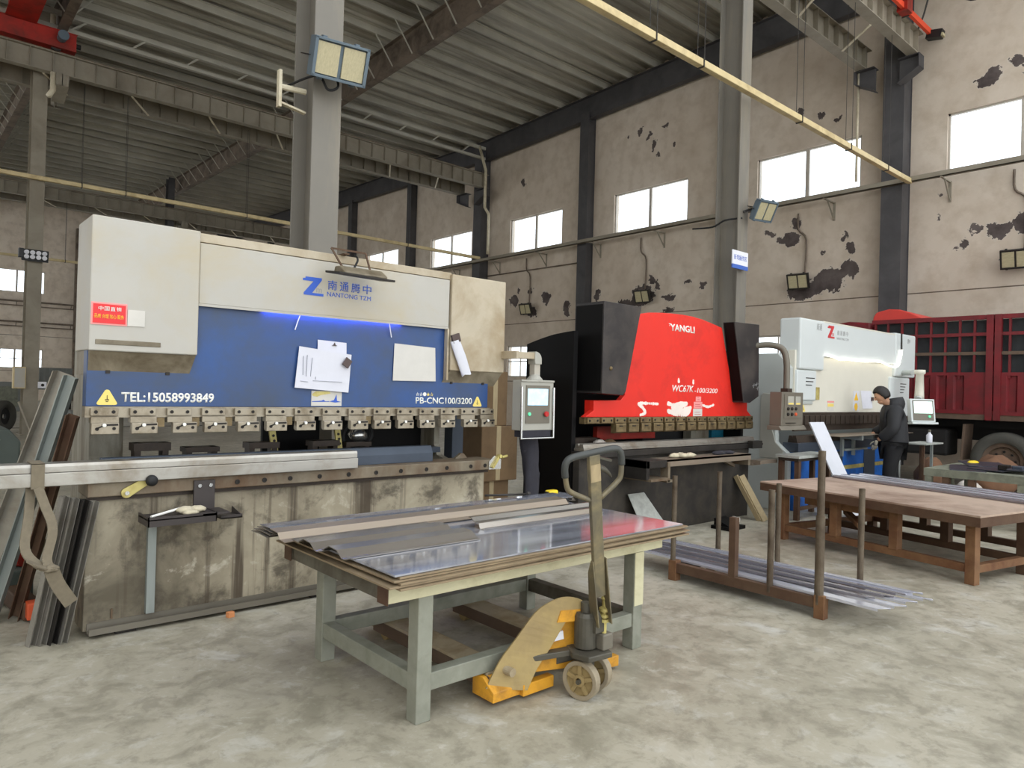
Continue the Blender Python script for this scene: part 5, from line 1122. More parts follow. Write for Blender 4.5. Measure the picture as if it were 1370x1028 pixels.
b = MB(); b.extrude([(2.7, 2.42), (2.86, 2.40), (2.9, 2.5), (2.88, 2.6), (2.74, 2.62), (2.68, 2.52)], (0, 0, .215), (1, 0, 0), (0, 1, 0), (0, 0, .03)); b.build('turntable', 'pump_dark', pt, bevel=.006)
b = MB(); b.lathe([(.05, 0), (.06, .01), (.06, .17), (.05, .19), (.028, .19), (.028, .24)], (2.79, 2.53, .245), (0, 0, 1), 20); b.build('pump_body', 'pump_dark', pt, smooth=False)
b = MB(); b.box(2.82, 2.9, 2.43, 2.5, .245, .33); b.build('pump_block', 'console_grey', pt, bevel=.008)
b = MB(); b.lathe([(.014, 0), (.014, .06), (.03, .06), (.03, .075), (.014, .075), (.014, .085), (.03, .085), (.03, .1), (.014, .1), (.014, .115), (.03, .115), (.028, .13), (.012, .14), (.012, .17), (.02, .18), (.012, .2)], (2.855, 2.46, .33), (0, 0, 1), 16); b.build('pump_piston', 'brass', pt, smooth=False)
b = MB(); b.extrude([(-.02, 0), (.055, 0), (.05, .03), (.0, .12), (-.02, .12)], (2.8, 2.45, .34), (1, 0, 0), (0, 0, 1), (0, .03, 0)); b.build('pump_lever', 'pump_dark', pt)
for (c0, nm) in (((2.735, 2.50, .1), 0), ((2.875, 2.54, .1), 1)):
    ax = Vector((.97, .24, 0)); c0 = Vector(c0); hw = .024
    b = MB(); b.lathe([(.078, -hw), (.1, -hw), (.1, hw), (.078, hw), (.078, -hw)], c0, ax, 32, False); o = b.build('steer_wheel', 'wheel_tread', pt, bevel=.003)
    b = MB(); b.lathe([(.082, -hw - .001), (.074, -hw * .3), (.03, -hw * .3), (.03, -hw - .004), (.016, -hw - .006), (.016, hw + .004), (.03, hw), (.074, hw * .3), (.082, hw + .001)], c0, ax, 28, False); b.build('wheel_hub', 'wheel_tan', o)
    for k in range(5):
        a = 2 * math.pi * k / 5; v1 = Vector((0, 0, 1)) * math.cos(a) + ax.cross(Vector((0, 0, 1))) * math.sin(a); b = MB(); b.bar(c0 - ax * hw * .7 + v1 * .028, c0 - ax * hw * .7 + v1 * .076, .02, .012, ax); b.build('spoke', 'wheel_tan', o)
b = MB(); b.cyl((2.69, 2.485, .1), (2.92, 2.545, .1), .012); b.cyl((2.81, 2.52, .1), (2.81, 2.52, .22), .03); b.build('axle', 'pump_dark', pt)
# handle
H0, H1 = Vector((2.825, 2.46, .42)), Vector((2.625, 2.36, 1.285))
hd = (H1 - H0).normalized(); hs = Vector((.96, -.28, 0)); hs = (hs - hd * hs.dot(hd)).normalized(); hn = hs.cross(hd)
b = MB(); b.bar(H0 + hd * .12, H1, .062, .03, hn); b.build('handle_bar', 'handle_olive', pt, bevel=.004)
b = MB()
for s in (-1, 1): b.extrude([(0, -.045), (.28, -.035), (.36, -.0), (.36, .02), (.0, .05)], H0 - hd * .03 + hs * s * .036, hd, hn, hs * .006 * s)
b.build('handle_fork', 'handle_olive', pt)
b = MB(); b.obox(H0 + hd * .8 + hn * .0165, hs * .028, hd * .045, hn * .002); b.obox(H0 + hd * .8 - hn * .0165, hs * .028, hd * .045, hn * .002); b.build('handle_label', 'motor_orange' if 0 else 'wood_pale', pt)
hp = lambda u, v: H1 + hs * u + hd * v
loop = [hp(-.03, -.235), hp(-.12, -.18), hp(-.155, -.14), hp(-.162, -.04), hp(-.15, -.008), hp(-.115, .008), hp(0, .01), hp(.115, .008), hp(.15, -.008), hp(.162, -.04), hp(.155, -.14), hp(.12, -.18), hp(.03, -.235)]
b = MB(); b.tube(smoothpath(loop[:4], 5) , .014, 10); b.tube(smoothpath(loop[9:], 5), .014, 10); b.build('handle_loop', 'handle_olive', pt, smooth=True)
b = MB(); b.tube(smoothpath([hp(-.162, -.085)] + loop[3:10] + [hp(.162, -.085)], 5), .018, 12); b.build('grip', 'grip_black', pt, smooth=True)
b = MB(); b.tube(smoothpath([hp(.03, -.075), hp(.07, -.1), hp(.1, -.14)], 4), [.018, .017, .016, .015, .013, .011, .009, .006, .003], 8); b.build('release_lever', 'pump_dark', pt, smooth=True)
b = MB(); b.bar(hp(.03, -.02), hp(.1, -.05), .012, .02, hn); b.build('lever_rod', 'pump_dark', pt)

# ------------------------------------------------------------------ low rack with posts and long strips
rk = thing('strip_rack', 'low brown steel rack with upright pipe posts right of the cream table', 'rack', (5.4, 3.0, 0))
b = MB(); b.box(5.07, 5.13, 2.38, 3.66, .07, .15); b.build('front_beam', 'rust_brown', rk, bevel=.004)
b = MB(); b.box(5.64, 5.7, 2.28, 3.66, .07, .15); b.build('back_beam', 'rust_brown', rk, bevel=.004)
for y in (2.42, 3.0, 3.58):
    b = MB(); b.box(5.13, 5.64, y - .03, y + .03, .08, .145); b.build('cross_beam', 'rust_brown', rk)
for x, y in ((5.06, 2.31), (5.06, 3.58), (5.63, 2.28), (5.63, 3.58)):
    b = MB(); b.box(x, x + .075, y, y + .075, 0, .17); b.build('foot', 'rust_orange', rk, bevel=.004)
for x, y, h, r, mt, tip in ((5.09, 3.63, .89, .022, 'pipe_post', 0), (5.1, 3.06, .62, .033, 'rust_brown', 1), (5.09, 2.74, .88, .024, 'pipe_post', 0), (5.09, 2.36, 1.21, .026, 'pipe_post', 0), (5.67, 3.56, .9, .022, 'pipe_post', 0), (5.67, 2.99, .86, .022, 'pipe_post', 0), (5.67, 2.31, .9, .023, 'pipe_post', 0)):
    b = MB()
    if r > .03: b.box(x - .028, x + .028, y - .028, y + .028, .07, h)
    else: b.lathe([(r, .1), (r, h), (r * .8, h), (r * .8, h - .03)], (x, y, 0), (0, 0, 1), 14)
    b.build('post', mt, rk)
b = MB(); b.cyl((5.09, 2.36, .1), (5.09, 2.36, .74), .032, n=14); b.build('post_sleeve', 'pipe_post', rk)
ends = ['first', 'second', 'third', 'fourth', 'fifth', 'sixth', 'seventh', 'eighth']
for k in range(8):
    x = 5.185 + .058 * k; z = .156 + (.0, .02, .004, .026, .012, .034, .022, .04)[k]; w = (.085, .04, .075, .035, .07, .04, .03, .045)[k]
    y0 = (1.95, 2.1, 1.9, 2.02, 1.88, 1.98, 1.82, 1.9)[k]; y1 = (4.1, 3.95, 4.2, 4.05, 4.25, 4.1, 4.3, 4.2)[k]; mt = ('strip_bright', 'strip_grey', 'strip_bright', 'strip_grey', 'strip_bright', 'strip_grey', 'strip_bright', 'strip_bright')[k]
    dx = (-.06, .02, -.03, .03, .0, .02, .02, .0)[k]
    b = MB(); h = w * .5 + .004; A = Vector((x + dx, y0, z)); B = Vector((x - dx * .6, y1, z)); tip = Vector((0, -.045, 0))
    sec = [(-h, -.004), (-h, .012), (-h + .003, .0145), (h - .003, .0145), (h, .012), (h, .002)]
    b.grid([[A + Vector((u, -.05 * (u + h) / (2 * h), v)) for u, v in sec], [B + Vector((u, 0, v)) for u, v in sec]])
    tag(b.build('steel_strip', mt, solid=.002), ends[k] + ' long bright strip from the front edge of the low rack', 'steel strip', 'long strips on the low rack')
# ------------------------------------------------------------------ brown table
bt = thing('work_table', 'big rusty brown steel table with a flat plate top, right of the rack', 'table', (6.95, 1.86, 0), rotz=-math.radians(12))
L_, W_, ZB = 2.34, 1.9, .63          # local: x across (away from the rack), y along
b = MB(); b.box(0, W_, 0, L_, ZB - .018, ZB); b.build('plate_top', 'table_top_brown', bt, bevel=.002)
b = MB()
b.box(0, W_, 0, .06, ZB - .1, ZB - .018); b.box(0, W_, L_ - .06, L_, ZB - .1, ZB - .018); b.box(0, .06, .06, L_ - .06, ZB - .1, ZB - .018); b.box(W_ - .06, W_, .06, L_ - .06, ZB - .1, ZB - .018); b.build('apron', 'rust_brown', bt)
LX, LY = (.12, .98, 1.72), (.1, .8, 1.45, 2.1)
for i, x in enumerate(LX):
    for y in LY:
        b = MB(); b.box(x, x + .085, y, y + .085, 0 if (y in (LY[0], LY[-1])) else .16, ZB - .1); b.build('leg', 'rust_orange' if i == 0 else 'rust_brown', bt, bevel=.004)
    b = MB(); b.box(x + .01, x + .075, LY[0] + .085, LY[-1], .1, .17); b.build('long_rail', 'rust_orange' if i == 0 else 'rust_brown', bt, bevel=.003)
for y in (LY[0], LY[-1]):
    b = MB(); b.box(LX[0] + .085, LX[-1], y + .01, y + .075, .1, .17); b.build('cross_rail', 'rust_orange', bt, bevel=.003)
b = MB(); b.box(.2, .26, .9, 1.9, ZB - .2, ZB - .12); b.bar((.15, 1.2, .32), (.7, 1.75, .34), .06, .05); b.build('brace', 'rust_orange', bt)
for k in range(7):
    x = 1.22 + .088 * k; mt = ('strip_grey', 'strip_bright', 'sheet_dark', 'strip_bright', 'strip_grey', 'strip_bright', 'sheet_dark')[k]
    b = MB(); y0, y1 = -.25 + .05 * (k % 3), 2.28 - .04 * (k % 2); z = ZB + .004 + .006 * (k % 2); sk = (.0, .02, -.02, .03, .0, -.01, .02)[k]
    b.prism([(x - .045, z), (x + .045, z), (x + .045, z + .012), (x + .03, z + .03), (x - .02, z + .032), (x - .045, z + .018)], 'y', y0, y1)
    o = b.build('steel_strip', mt, at=(0, 0, 0)); o.location = bt.location; o.rotation_euler = bt.rotation_euler
    tag(o, ends[k] + ' long strip from the rack side of the pile on the brown table', 'steel strip', 'long strips on the brown table')
# ------------------------------------------------------------------ green-grey table at the right edge
gt = thing('work_table', 'low grey-green table piled with dark offcuts at the right picture edge', 'table', (10.9, 3.0, 0))
b = MB(); b.box(10.55, 12.3, 2.35, 3.5, .66, .68); b.build('plate_top', 'green_table', gt)
b = MB(); b.box(10.55, 10.61, 2.35, 3.5, .58, .66); b.box(12.24, 12.3, 2.35, 3.5, .58, .66); b.box(10.61, 12.24, 2.35, 2.41, .58, .66); b.box(10.61, 12.24, 3.44, 3.5, .58, .66); b.build('apron', 'green_table', gt)
for x in (10.56, 11.4, 12.2):
    for y in (2.36, 2.9, 3.2, 3.41):
        if x > 10.6 and y in (2.9, 3.2): continue
        b = MB(); b.box(x, x + .08, y, y + .08, 0, .58); b.build('leg', 'green_table' if y in (2.36, 3.41) else 'rust_brown', gt)
b = MB(); b.box(10.58, 10.64, 2.44, 3.41, .3, .34); b.build('stretcher', 'green_table', gt)
rnd = random.Random(9)
for k, (x, y, a, l, w, lab) in enumerate(((10.95, 3.1, .3, .34, .2, 'dark sheet offcut at the left end of the grey-green table'), (11.1, 2.8, -.2, .3, .22, 'dark sheet offcut lying in the middle of the grey-green table'), (11.5, 3.05, .5, .3, .25, 'dark sheet offcut at the back of the grey-green table'), (11.05, 2.52, .1, .26, .12, 'dark sheet offcut at the right end of the grey-green table'))):
    b = MB(); ca, sa = math.cos(a), math.sin(a); b.obox((x, y, .692 + .016 * k), (l * ca, l * sa, .008), (-w * sa, w * ca, 0), (0, 0, .006)); tag(b.build('sheet_offcut', 'sheet_dark'), lab, 'offcut')
for k, (x, y, lab) in enumerate(((10.9, 2.62, 'black block nearer the middle on the grey-green table'), (10.85, 2.45, 'dark blue block at the right end on the grey-green table'))):
    b = MB(); b.box(x, x + .14, y, y + .12, .712, .78); tag(b.build('steel_block', 'slate' if k else 'bolt_dark', bevel=.01), lab, 'block')
b = MB(); b.blob((11.55, 3.2, .73), (.12, .06, .03), 81, .3); tag(b.build('work_glove', 'yellow_plastic', smooth=True), 'yellow glove lying on the grey-green table', 'glove')
for k, (x, y, z, r, mt, lab) in enumerate(((13.3, 4.3, .22, (.4, .25, .4), 'sack_brown', 'brown sack heap in front of the red truck'), (12.9, 3.62, .26, (.36, .2, .22), 'sack_white', 'white sack lying on the floor in front of the red truck'), (13.95, 3.55, .22, (.45, .35, .45), 'sack_brown', 'brown covered heap beside the truck wheel'))):
    b = MB(); b.blob((x, y, z), r, 90 + k, .25, 16, 10); o = tag(b.build('sack', mt, smooth=True), lab, 'sack'); o.location.z = 0
# ------------------------------------------------------------------ red cargo truck
tk = thing('cargo_truck', 'dark red cargo truck with barred stake body behind the white press, right edge', 'truck', (15.5, 1.0, 0))
TX = 14.98
def slab(name, mt, y0, y1, z0, z1, d0=0, d1=.05, par=tk):
    b = MB(); b.box(TX + d0, TX + d1, y0, y1, z0, z1); return b.build(name, mt, par)
slab('tarp', 'tarp_dark', -4.5, 5.95, 2.1, 3.1, .1, 2.4)
slab('body_floor', 'truck_brown', -4.5, 5.95, 1.26, 1.36, -.01, 2.45)
slab('top_rail', 'truck_red', -4.5, 5.98, 3.1, 3.18, -.02, .06)
YS = [3.0, 3.6] ; ys = []
y = 5.9
posts = [3.9, .9, -2.1]
b = MB()
V = [5.92, 5.68, 5.42, 5.16, 4.9, 4.65, 4.41, 4.17, 3.62, 3.36, 3.1, 2.85, 2.6, 2.35, 2.1, 1.85, 1.6, 1.35, 1.1, .6, .35, .1, -.15, -.4]
for v in V:
    c = MB(); c.box(TX, TX + .04, v - .018, v + .018, 2.02, 3.1); c.build('upright_bar', 'truck_red', tk)
for z in (2.83, 2.48, 2.1):
    slab('cross_bar', 'truck_red' if z != 2.48 else 'truck_brown', -4.5, 5.95, z - .03, z + .03, -.01, .03)
for p_ in posts:
    slab('stake_post', 'truck_red', p_ - .04, p_ + .07, 1.26, 3.18, -.05, .05); slab('stake_post', 'truck_red', p_ - .16, p_ - .06, 1.26, 3.18, -.05, .05)
edges = [5.96, 3.97, .97, -2.03]
for e0, e1 in zip(edges, edges[1:]):
    b = MB(); prof = []; y = e0 - .02; hi = True
    lo, hi_ = e1 + .24, e0 - .04
    n = int((hi_ - lo) / .25); st = (hi_ - lo) / n
    for k in range(n):
        y = hi_ - st * k; prof += [(y, 0), (y - st * .12, .05), (y - st * .5, .05), (y - st * .62, 0)]
    prof.append((lo, 0))
    prof = [(e0, 0)] + prof + [(e1, 0)]
    b.grid([[(TX - .01 + d, yy, z) for yy, d in prof] for z in (1.36, 2.08)]); b.build('side_panel', 'truck_red', tk, solid=.004)
    c = MB(); c.box(TX - .03, TX + .02, e1 + .22, e0 - .02, 1.36, 1.43); c.build('panel_rail', 'truck_red', tk)
b = MB(); P_ = [(6.06, 3.18)] + [(6.06 - .12 * (1 - math.cos(math.radians(a))), 3.18 + .2 * math.sin(math.radians(a))) for a in (30, 60, 90)] + [(5.75, 3.42), (5.55, 3.4), (5.35, 3.33), (5.15, 3.22), (5.12, 3.18)]
b.prism(P_, 'x', TX + .2, TX + 2.2); b.build('cab_fairing', 'truck_red_bright', tk, bevel=.02)
b = MB(); b.prism([(6.05, .7), (6.05, 3.15), (6.5, 3.2), (7.6, 3.05), (7.9, 2.2), (8.0, 1.0), (7.9, .6)], 'x', TX + .1, TX + 2.4); b.build('cab', 'truck_red', tk, bevel=.05)
b = MB(); b.box(TX + .8, TX + 1.0, -4.4, 7.5, .85, 1.26); b.box(TX + 1.5, TX + 1.7, -4.4, 7.5, .85, 1.26); b.build('chassis', 'chassis', tk)
b = MB(); b.box(TX + .5, TX + 2.3, -4.4, 5.9, 1.1, 1.26); b.build('underbody', 'chassis', tk)
b = MB(); b.box(TX + .1, TX + .7, 4.6, 5.6, .55, 1.05); b.build('fuel_tank', 'chassis', tk, bevel=.05)
def wheel(yc, zc, par):
    b = MB(); b.lathe([(.33, .02), (.36, 0), (.47, .0), (.51, .04), (.525, .08), (.525, .22), (.5, .27), (.33, .27), (.33, .02)], (TX, yc, zc), (1, 0, 0), 40, False); o = b.build('tyre', 'tyre', par, smooth=True)
    b = MB(); b.lathe([(.345, .02), (.34, .05), (.26, .07), (.24, .14), (.1, .14), (.1, .06), (.06, .04), (.0, .04)], (TX, yc, zc), (1, 0, 0), 32, False); b.build('rim', 'truck_brown', o)
    for k in range(8):
        a = k * math.pi / 4; b = MB(); b.cyl((TX + .115, yc + .17 * math.cos(a), zc + .17 * math.sin(a)), (TX + .14, yc + .17 * math.cos(a), zc + .17 * math.sin(a)), .02, n=8); b.build('wheel_nut', 'chassis', o)
    b = MB(); b.cyl((TX + .14, yc, zc), (TX + .9, yc, zc), .09); b.build('axle', 'chassis', o)
wheel(3.7, .53, tk); wheel(2.45, .53, tk); wheel(7.2, .53, tk)
b = MB(); b.prism([(4.33, .5), (4.37, .5), (4.33, 1.17), (4.29, 1.17)], 'x', TX + .02, TX + .5); b.build('mudguard', 'truck_brown', tk)
for y in (5.35, 3.2, 2.0):
    b = MB(); b.box(TX - .02, TX + .05, y - .15, y + .15, 1.19, 1.25); b.build('latch', 'truck_brown', tk)

# ------------------------------------------------------------------ man in black jacket
def skin(name, V, E, R, mt, parent, sub=2, root=0):
    me = bpy.data.meshes.new('t'); me.from_pydata([tuple(v) for v in V], E, []); o = bpy.data.objects.new('t', me); C.objects.link(o)
    m = o.modifiers.new('s', 'SKIN'); m.use_smooth_shade = True
    for i, r in enumerate(R):
        sv = me.skin_vertices[0].data[i]; sv.radius = r if isinstance(r, tuple) else (r, r); sv.use_root = (i == root)
    q = o.modifiers.new('u', 'SUBSURF'); q.levels = sub; q.render_levels = sub
    dg = bpy.context.evaluated_depsgraph_get(); dg.update(); m2 = bpy.data.meshes.new_from_object(o.evaluated_get(dg)); bpy.data.objects.remove(o); m2.name = name
    m2.materials.clear(); m2.materials.append(MATS[mt])
    for p in m2.polygons: p.use_smooth = True
    return link(name, m2, parent, (0, 0, 0))
mn = thing('person', 'man in black hooded jacket and grey gloves bent towards the white press', 'person', (11.32, 4.2, 0), rotz=.50)
# local frame: +y forwards, +x to his right; near (left) arm at -x
V = [(0, -.02, .93), (0, -.01, 1.08), (0, .0, 1.24), (0, .01, 1.38), (0, .035, 1.47), (0, .085, 1.545), (0, .15, 1.62), (0, .17, 1.7),
     (-.1, -.01, .9), (-.11, .05, .5), (-.11, .0, .1), (-.115, .12, .04), (.1, -.01, .9), (.12, -.02, .5), (.12, -.1, .1), (.12, .02, .04),
     (-.19, .0, 1.4), (-.24, .03, 1.14), (-.2, .22, .98), (.19, .0, 1.4), (.25, .06, 1.14), (.2, .26, 1.04)]
E = [(0, 1), (1, 2), (2, 3), (3, 4), (4, 5), (5, 6), (6, 7), (0, 8), (8, 9), (9, 10), (10, 11), (0, 12), (12, 13), (13, 14), (14, 15), (3, 16), (16, 17), (17, 18), (3, 19), (19, 20), (20, 21)]
R = [.13, .12, .135, .13, .06, .058, .085, .075, .085, .06, .042, .035, .085, .06, .042, .035, .055, .045, .032, .055, .045, .032]
body = skin('body', V, E, R, 'skin', mn, 2)
# jacket, trousers, hood, gloves, hair, shoes
V = [(0, -.02, .86), (0, -.03, 1.0), (0, -.02, 1.2), (0, -.01, 1.375), (0, .035, 1.5), (-.21, .0, 1.42), (-.29, .02, 1.15), (-.22, .2, 1.0), (.21, .0, 1.42), (.3, .05, 1.15), (.205, .23, 1.06)]
E = [(0, 1), (1, 2), (2, 3), (3, 4), (3, 5), (5, 6), (6, 7), (3, 8), (8, 9), (9, 10)]
R = [(.27, .225), (.265, .215), (.26, .2), (.215, .165), (.125, .115), (.108, .108), .102, .072, (.108, .108), .102, .072]
skin('jacket', V, E, R, 'jacket', mn, 2)
b = MB(); R_ = []
for j in range(7):
    v = j / 6; row = []
    for i in range(15):
        a = math.radians(-20 + 220 * i / 14); rr = .15 + .04 * math.sin(math.pi * v); row.append((rr * math.cos(a), .03 - rr * .85 * math.sin(a) - .02, 1.43 + .17 * v + .03 * math.sin(a) - .03 * (1 - v)))
    R_.append(row)
b.grid(R_); b.build('hood', 'jacket', mn, smooth=True, solid=.03)
V = [(0, -.02, .94), (-.1, -.015, .86), (-.112, .05, .5), (-.112, .0, .1), (.1, -.015, .86), (.122, -.02, .5), (.122, -.1, .1)]
E = [(0, 1), (1, 2), (2, 3), (0, 4), (4, 5), (5, 6)]
skin('trousers', V, E, [.175, .13, .1, .09, .13, .1, .09], 'trousers', mn, 2)
for s, fy in ((-1, .06), (1, -.04)):
    b = MB(); b.blob((s * .115, fy, .045), (.05, .14, .05), 5, .05, 14, 8); b.build('shoe', 'shoe', mn, smooth=True)
# head shape: nose, ears, chin, eyes, hair cap
hc = Vector((0, .15, 1.65)); hf = Vector((0, .86, -.5)).normalized(); hu = Vector((0, .5, .86)); hx = Vector((1, 0, 0))
def ell(b, c, rx, ry, rz, n=14, m=9, cut=None):
    rows = []
    for i in range(m + 1):
        th = math.pi * i / m; row = []
        for k in range(n + 1):
            a = 2 * math.pi * k / n; row.append(c + hx * rx * math.sin(th) * math.cos(a) + hf * ry * math.sin(th) * math.sin(a) + hu * rz * math.cos(th))
        rows.append(row)
    b.grid(rows)
b = MB(); ell(b, hc, .08, .104, .12); ell(b, hc + hf * .037 - hu * .08, .055, .06, .048); b.build('head', 'skin', mn, smooth=True)
b = MB(); b.extrude([(-.012, 0), (.012, 0), (.009, .045), (-.009, .045)], hc + hf * .098 - hu * .03, hx, hu, hf * .022); b.build('nose', 'skin', mn, bevel=.005)
for s in (-1, 1):
    b = MB(); ell(b, hc + hx * s * .08 - hf * .005 - hu * .01, .012, .022, .034, 10, 7); b.build('ear', 'skin', mn, smooth=True)
    b = MB(); ell(b, hc + hx * s * .03 + hf * .095 + hu * .012, .012, .008, .007, 10, 6); b.build('eye', 'bolt_dark', mn, smooth=True)
b = MB(); ell(b, hc + hf * .095 - hu * .064, .022, .008, .006, 10, 6); b.build('mouth', 'letter_red', mn, smooth=True)
b = MB(); rows = []
for i in range(9):
    th = math.radians(128) * i / 8; row = []
    for k in range(21):
        a = 2 * math.pi * k / 20; t = min(th, math.radians(58) if math.sin(a) > .42 else (math.radians(78) if math.sin(a) > .05 else math.radians(128))); row.append(hc + hu * .012 + hx * .091 * math.sin(t) * math.cos(a) + hf * (.113 * math.sin(t) * math.sin(a) - .004) + hu * .128 * math.cos(t) * (1 + .02 * math.sin(7 * a)))
    rows.append(row)
b.grid(rows); b.build('hair', 'hair', mn, smooth=True, solid=.014)
def hand(wrist, d, side, inner):
    """gloved hand at the wrist, fingers along d, thumb on the inner side"""
    w, d, s = Vector(wrist), Vector(d).normalized(), Vector(side).normalized(); n = d.cross(s); V, E, R = [w, w + d * .05, w + d * .09], [(0, 1), (1, 2)], [(.036, .03), (.042, .024), (.04, .022)]
    o = skin('glove', V, E, R, 'glove', mn, 2)
    for k in range(4):
        a = w + d * .085 + s * (.03 - .02 * k); L = (.075, .085, .08, .062)[k]; cu = n * (.012 + .004 * k)
        skin('finger', [a, a + d * L * .4 + cu * .3, a + d * L * .75 + cu * 1.4, a + d * L * .95 + cu * 2.6], [(0, 1), (1, 2), (2, 3)], [.0105, .0095, .009, .008], 'glove', o, 1)
    a = w + d * .03 + s * .03 * inner; skin('thumb', [a, a + s * inner * .03 + d * .03 + n * .01, a + s * inner * .035 + d * .065 + n * .02], [(0, 1), (1, 2)], [.013, .011, .009], 'glove', o, 1)
hand((-.2, .225, .985), (.05, .25, -.95), (0, 1, .2), 1)
hand((.2, .26, 1.05), (-.25, .75, -.2), (1, .3, 0), -1)

# ------------------------------------------------------------------ far left background
t = thing('parts_bin', 'dark green-grey bin with sloped lid at the left picture edge, beyond the press', 'bin', (1.0, 13.9, 0))
b = MB(); b.prism([(.2, 0), (1.56, 0), (1.58, .56), (1.42, .76), (.3, .82), (.2, .6)], 'y', 13.4, 14.5); b.build('body', 'cart_green', t, bevel=.03)
b = MB(); b.tube([(1.2, 13.39, .6), (1.2, 13.34, .6), (1.3, 13.34, .6), (1.3, 13.39, .6)], .012, 6); b.build('handle', 'steel_bright', t)
t = thing('loose_tyre', 'worn black tyre standing upright in the far left background', 'tyre', (2.5, 24.2, 0))
b = MB(); b.lathe([(.24, -.08), (.4, -.12), (.44, -.06), (.44, .06), (.4, .12), (.24, .08), (.24, -.08)], (2.42, 24.2, .45), (.8, -.6, 0), 30, False); b.build('tyre', 'tyre', t, smooth=True)
b = MB(); b.lathe([(.25, -.03), (.1, -.05), (.08, .03), (.25, .03)], (2.42, 24.2, .45), (.8, -.6, 0), 24, False); b.build('rim', 'chassis', t)
t = thing('control_cabinet', 'cream switch cabinet on the far left column', 'cabinet', (2.56, 22.8, 1.25))
b = MB(); b.box(2.46, 2.74, 22.72, 22.955, 1.25, 1.83); b.build('body', 'duct_cream', t, bevel=.01); b = MB(); b.box(2.49, 2.72, 22.71, 22.72, 1.28, 1.8); b.build('door', 'press_white', t)
b = MB(); b.bar((2.6, 22.7, .9), (2.88, 22.3, .0), .05, .05); tag(b.build('leaning_pole', 'runway_paint'), 'grey pole leaning at the foot of the far left column', 'pole')
t = thing('motor', 'orange faced motor with grey barrel on the floor behind the leaning channels', 'motor', (3.15, 22.0, 0))
b = MB(); b.cyl((3.15, 22.4, .22), (3.4, 21.8, .22), .2, n=18); b.box(3.1, 3.45, 21.85, 22.3, 0, .06); b.build('barrel', 'slate', t); b = MB(); b.cyl((3.4, 21.8, .22), (3.45, 21.68, .22), .19, n=18); b.build('end_bell', 'motor_orange', t); b = MB(); b.tube(smoothpath([(3.05, 22.1, .95), (3.15, 22.0, .7), (3.35, 21.9, .55), (3.37, 21.8, .4)], 5), .05, 8); b.build('hose', 'sack_white', t, smooth=True)
for k, (x0, x1, y, z0, z1, mt, lab) in enumerate(((4.6, 6.7, 40.0, .95, 2.0, 'shelf_grey', 'grey corrugated panel rack far back, left of the nearest press'), (6.3, 7.6, 36.0, 0, 1.1, 'bolt_dark', 'dark steel box far back beside the leaning channels'), (3.2, 4.4, 38.0, 0, 1.3, 'shelf_grey', 'pale grey cabinet far back between the left column and the bundle'), (-.2, 1.8, 30.0, 0, 1.5, 'slate', 'dark machine far back at the left picture edge'), (5.0, 6.2, 30, 0, .35, 'shelf_grey', 'low pale block on the floor far back left of the press'))):
    t = thing(('panel_rack', 'steel_box', 'cabinet', 'machine', 'block')[k], lab, ('rack', 'box', 'cabinet', 'machine', 'block')[k], ((x0 + x1) / 2, y, z0 if k != 0 else 0))
    b = MB(); b.box(x0, x1, y, y + .6, z0, z1); b.build('body', mt, t, bevel=.02)
    if k == 0:
        for j in range(9): c = MB(); c.box(x0 + .23 * j, x0 + .23 * j + .08, y - .04, y, z0, z1); c.build('rib', mt, t)
        for xx in (x0, x1 - .1): c = MB(); c.box(xx, xx + .1, y + .1, y + .5, 0, z0); c.build('post', 'bolt_dark', t)
    if k in (2, 3): c = MB(); c.box(x0 + .1, x1 - .1, y - .03, y, z0 + .2, z1 - .2); c.build('door', 'green_table' if k == 2 else 'chassis', t)
t = thing('notice_board', 'small white notice with dark symbol on the far left column', 'notice', (3.0, 22.6, 1.2)); b = MB(); b.box(3.04, 3.24, 22.93, 22.955, 1.27, 1.44); b.build('board', 'sign_white', t); b = MB(); b.lathe([(.04, 0), (.04, .004)], (3.15, 22.93, 1.35), (0, -1, 0), 14); b.build('symbol', 'bolt_dark', t)
b = MB(); b.box(2.2, 9.5, 25.9, 26.0, 0, .012); tag(b.build('floor_line', 'bolt_dark'), 'dark line across the floor far back left of the press', 'floor line')
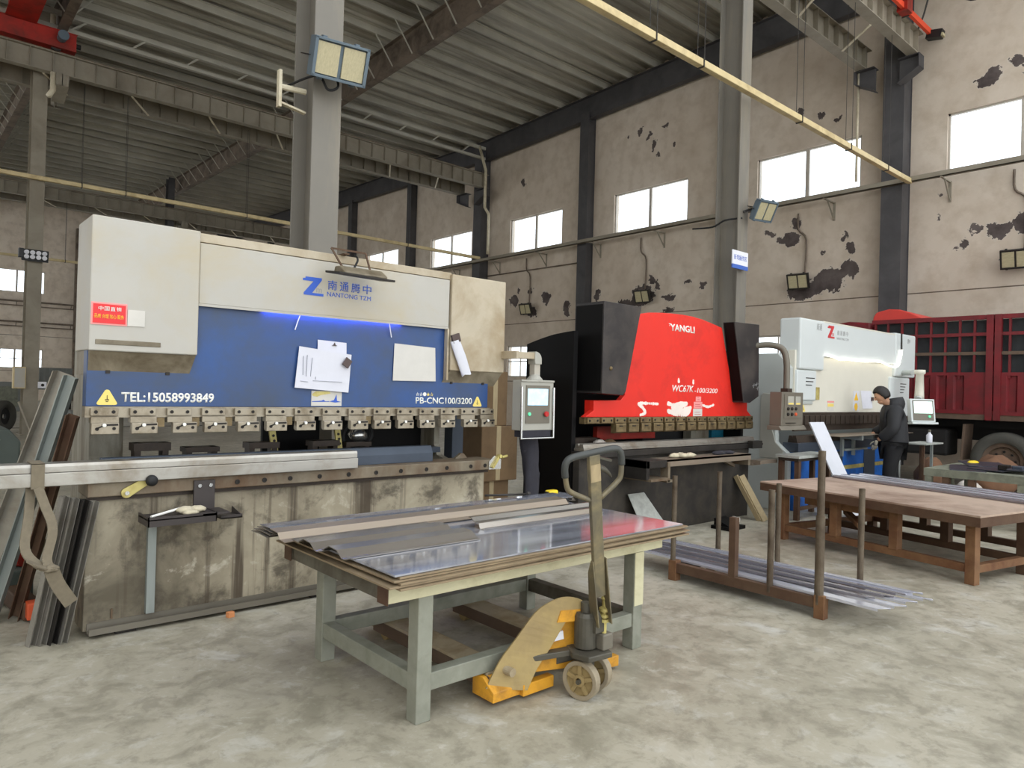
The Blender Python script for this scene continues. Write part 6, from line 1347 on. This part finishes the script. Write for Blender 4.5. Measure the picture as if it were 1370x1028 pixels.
# ------------------------------------------------------------------ light, sky, camera
w = bpy.data.worlds.new('sky'); SC.world = w; w.use_nodes = True
nt = w.node_tree; nt.nodes.clear()
o = nt.nodes.new('ShaderNodeOutputWorld'); bg = nt.nodes.new('ShaderNodeBackground'); bg.inputs[0].default_value = (.93, .97, 1.0, 1); bg.inputs[1].default_value = 2.5
nt.links.new(bg.outputs[0], o.inputs[0])
def portal(name, loc, rot, sx, sy):
    L = bpy.data.lights.new(name, 'AREA'); L.shape = 'RECTANGLE'; L.size = sx; L.size_y = sy; L.cycles.is_portal = True
    ob = bpy.data.objects.new(name, L); ob.location = loc; ob.rotation_euler = rot; C.objects.link(ob)
H = math.pi / 2
portal('daylight_gate', (1.3, -11.0, 6.2), (H, 0, 0), 34, 12.2)
portal('daylight_added_rooflight', (1.3, -3.2, 12.9), (0, 0, 0), 34, 15.6)  # portal at the added rooflights
for y0, y1, z0 in ((10, 22, 6), (24, 38, 1.2), (40, 53, 1.2)): portal('daylight_added_opening', (-16.3, (y0 + y1) / 2, (z0 + 11) / 2), (0, -H, 0), 11 - z0, y1 - y0)  # portals at the added openings of the unseen left wall
for s0, s1 in WSPAN[1:6]:
    portal('daylight_window', (WX + .2, (s0 + s1) / 2, 7.65), (0, H, 0), 1.44, s1 - s0)
camd = bpy.data.cameras.new('camera'); cam = bpy.data.objects.new('camera', camd); C.objects.link(cam)
camd.sensor_width = 36; camd.sensor_fit = 'HORIZONTAL'; camd.lens = 947.13 / 1370 * 36; camd.clip_end = 200; camd.clip_start = .05
yaw, pitch, roll = .849074, .006602, .027102
fw = Vector((math.cos(yaw) * math.cos(pitch), math.sin(yaw) * math.cos(pitch), math.sin(pitch)))
r = Vector((math.sin(yaw), -math.cos(yaw), 0)); u = r.cross(fw)
r2 = r * math.cos(roll) + u * math.sin(roll); u2 = -r * math.sin(roll) + u * math.cos(roll)
M4 = Matrix((r2, u2, -fw)).transposed().to_4x4(); M4.translation = Vector((0, 0, 1.6)); cam.matrix_world = M4
SC.camera = cam
for ob in bpy.data.objects:
    if '_L' in ob: del ob['_L']
vs = SC.view_settings; vs.view_transform = 'Standard'; vs.look = 'None'; vs.gamma = 1; vs.use_curve_mapping = False; vs.exposure = 0.12
SC.cycles.max_bounces = 10; SC.cycles.diffuse_bounces = 8; SC.cycles.glossy_bounces = 4; SC.cycles.transparent_max_bounces = 12
SC.cycles.sample_clamp_indirect = 6; SC.cycles.caustics_reflective = False; SC.cycles.caustics_refractive = False; SC.cycles.use_denoising = True
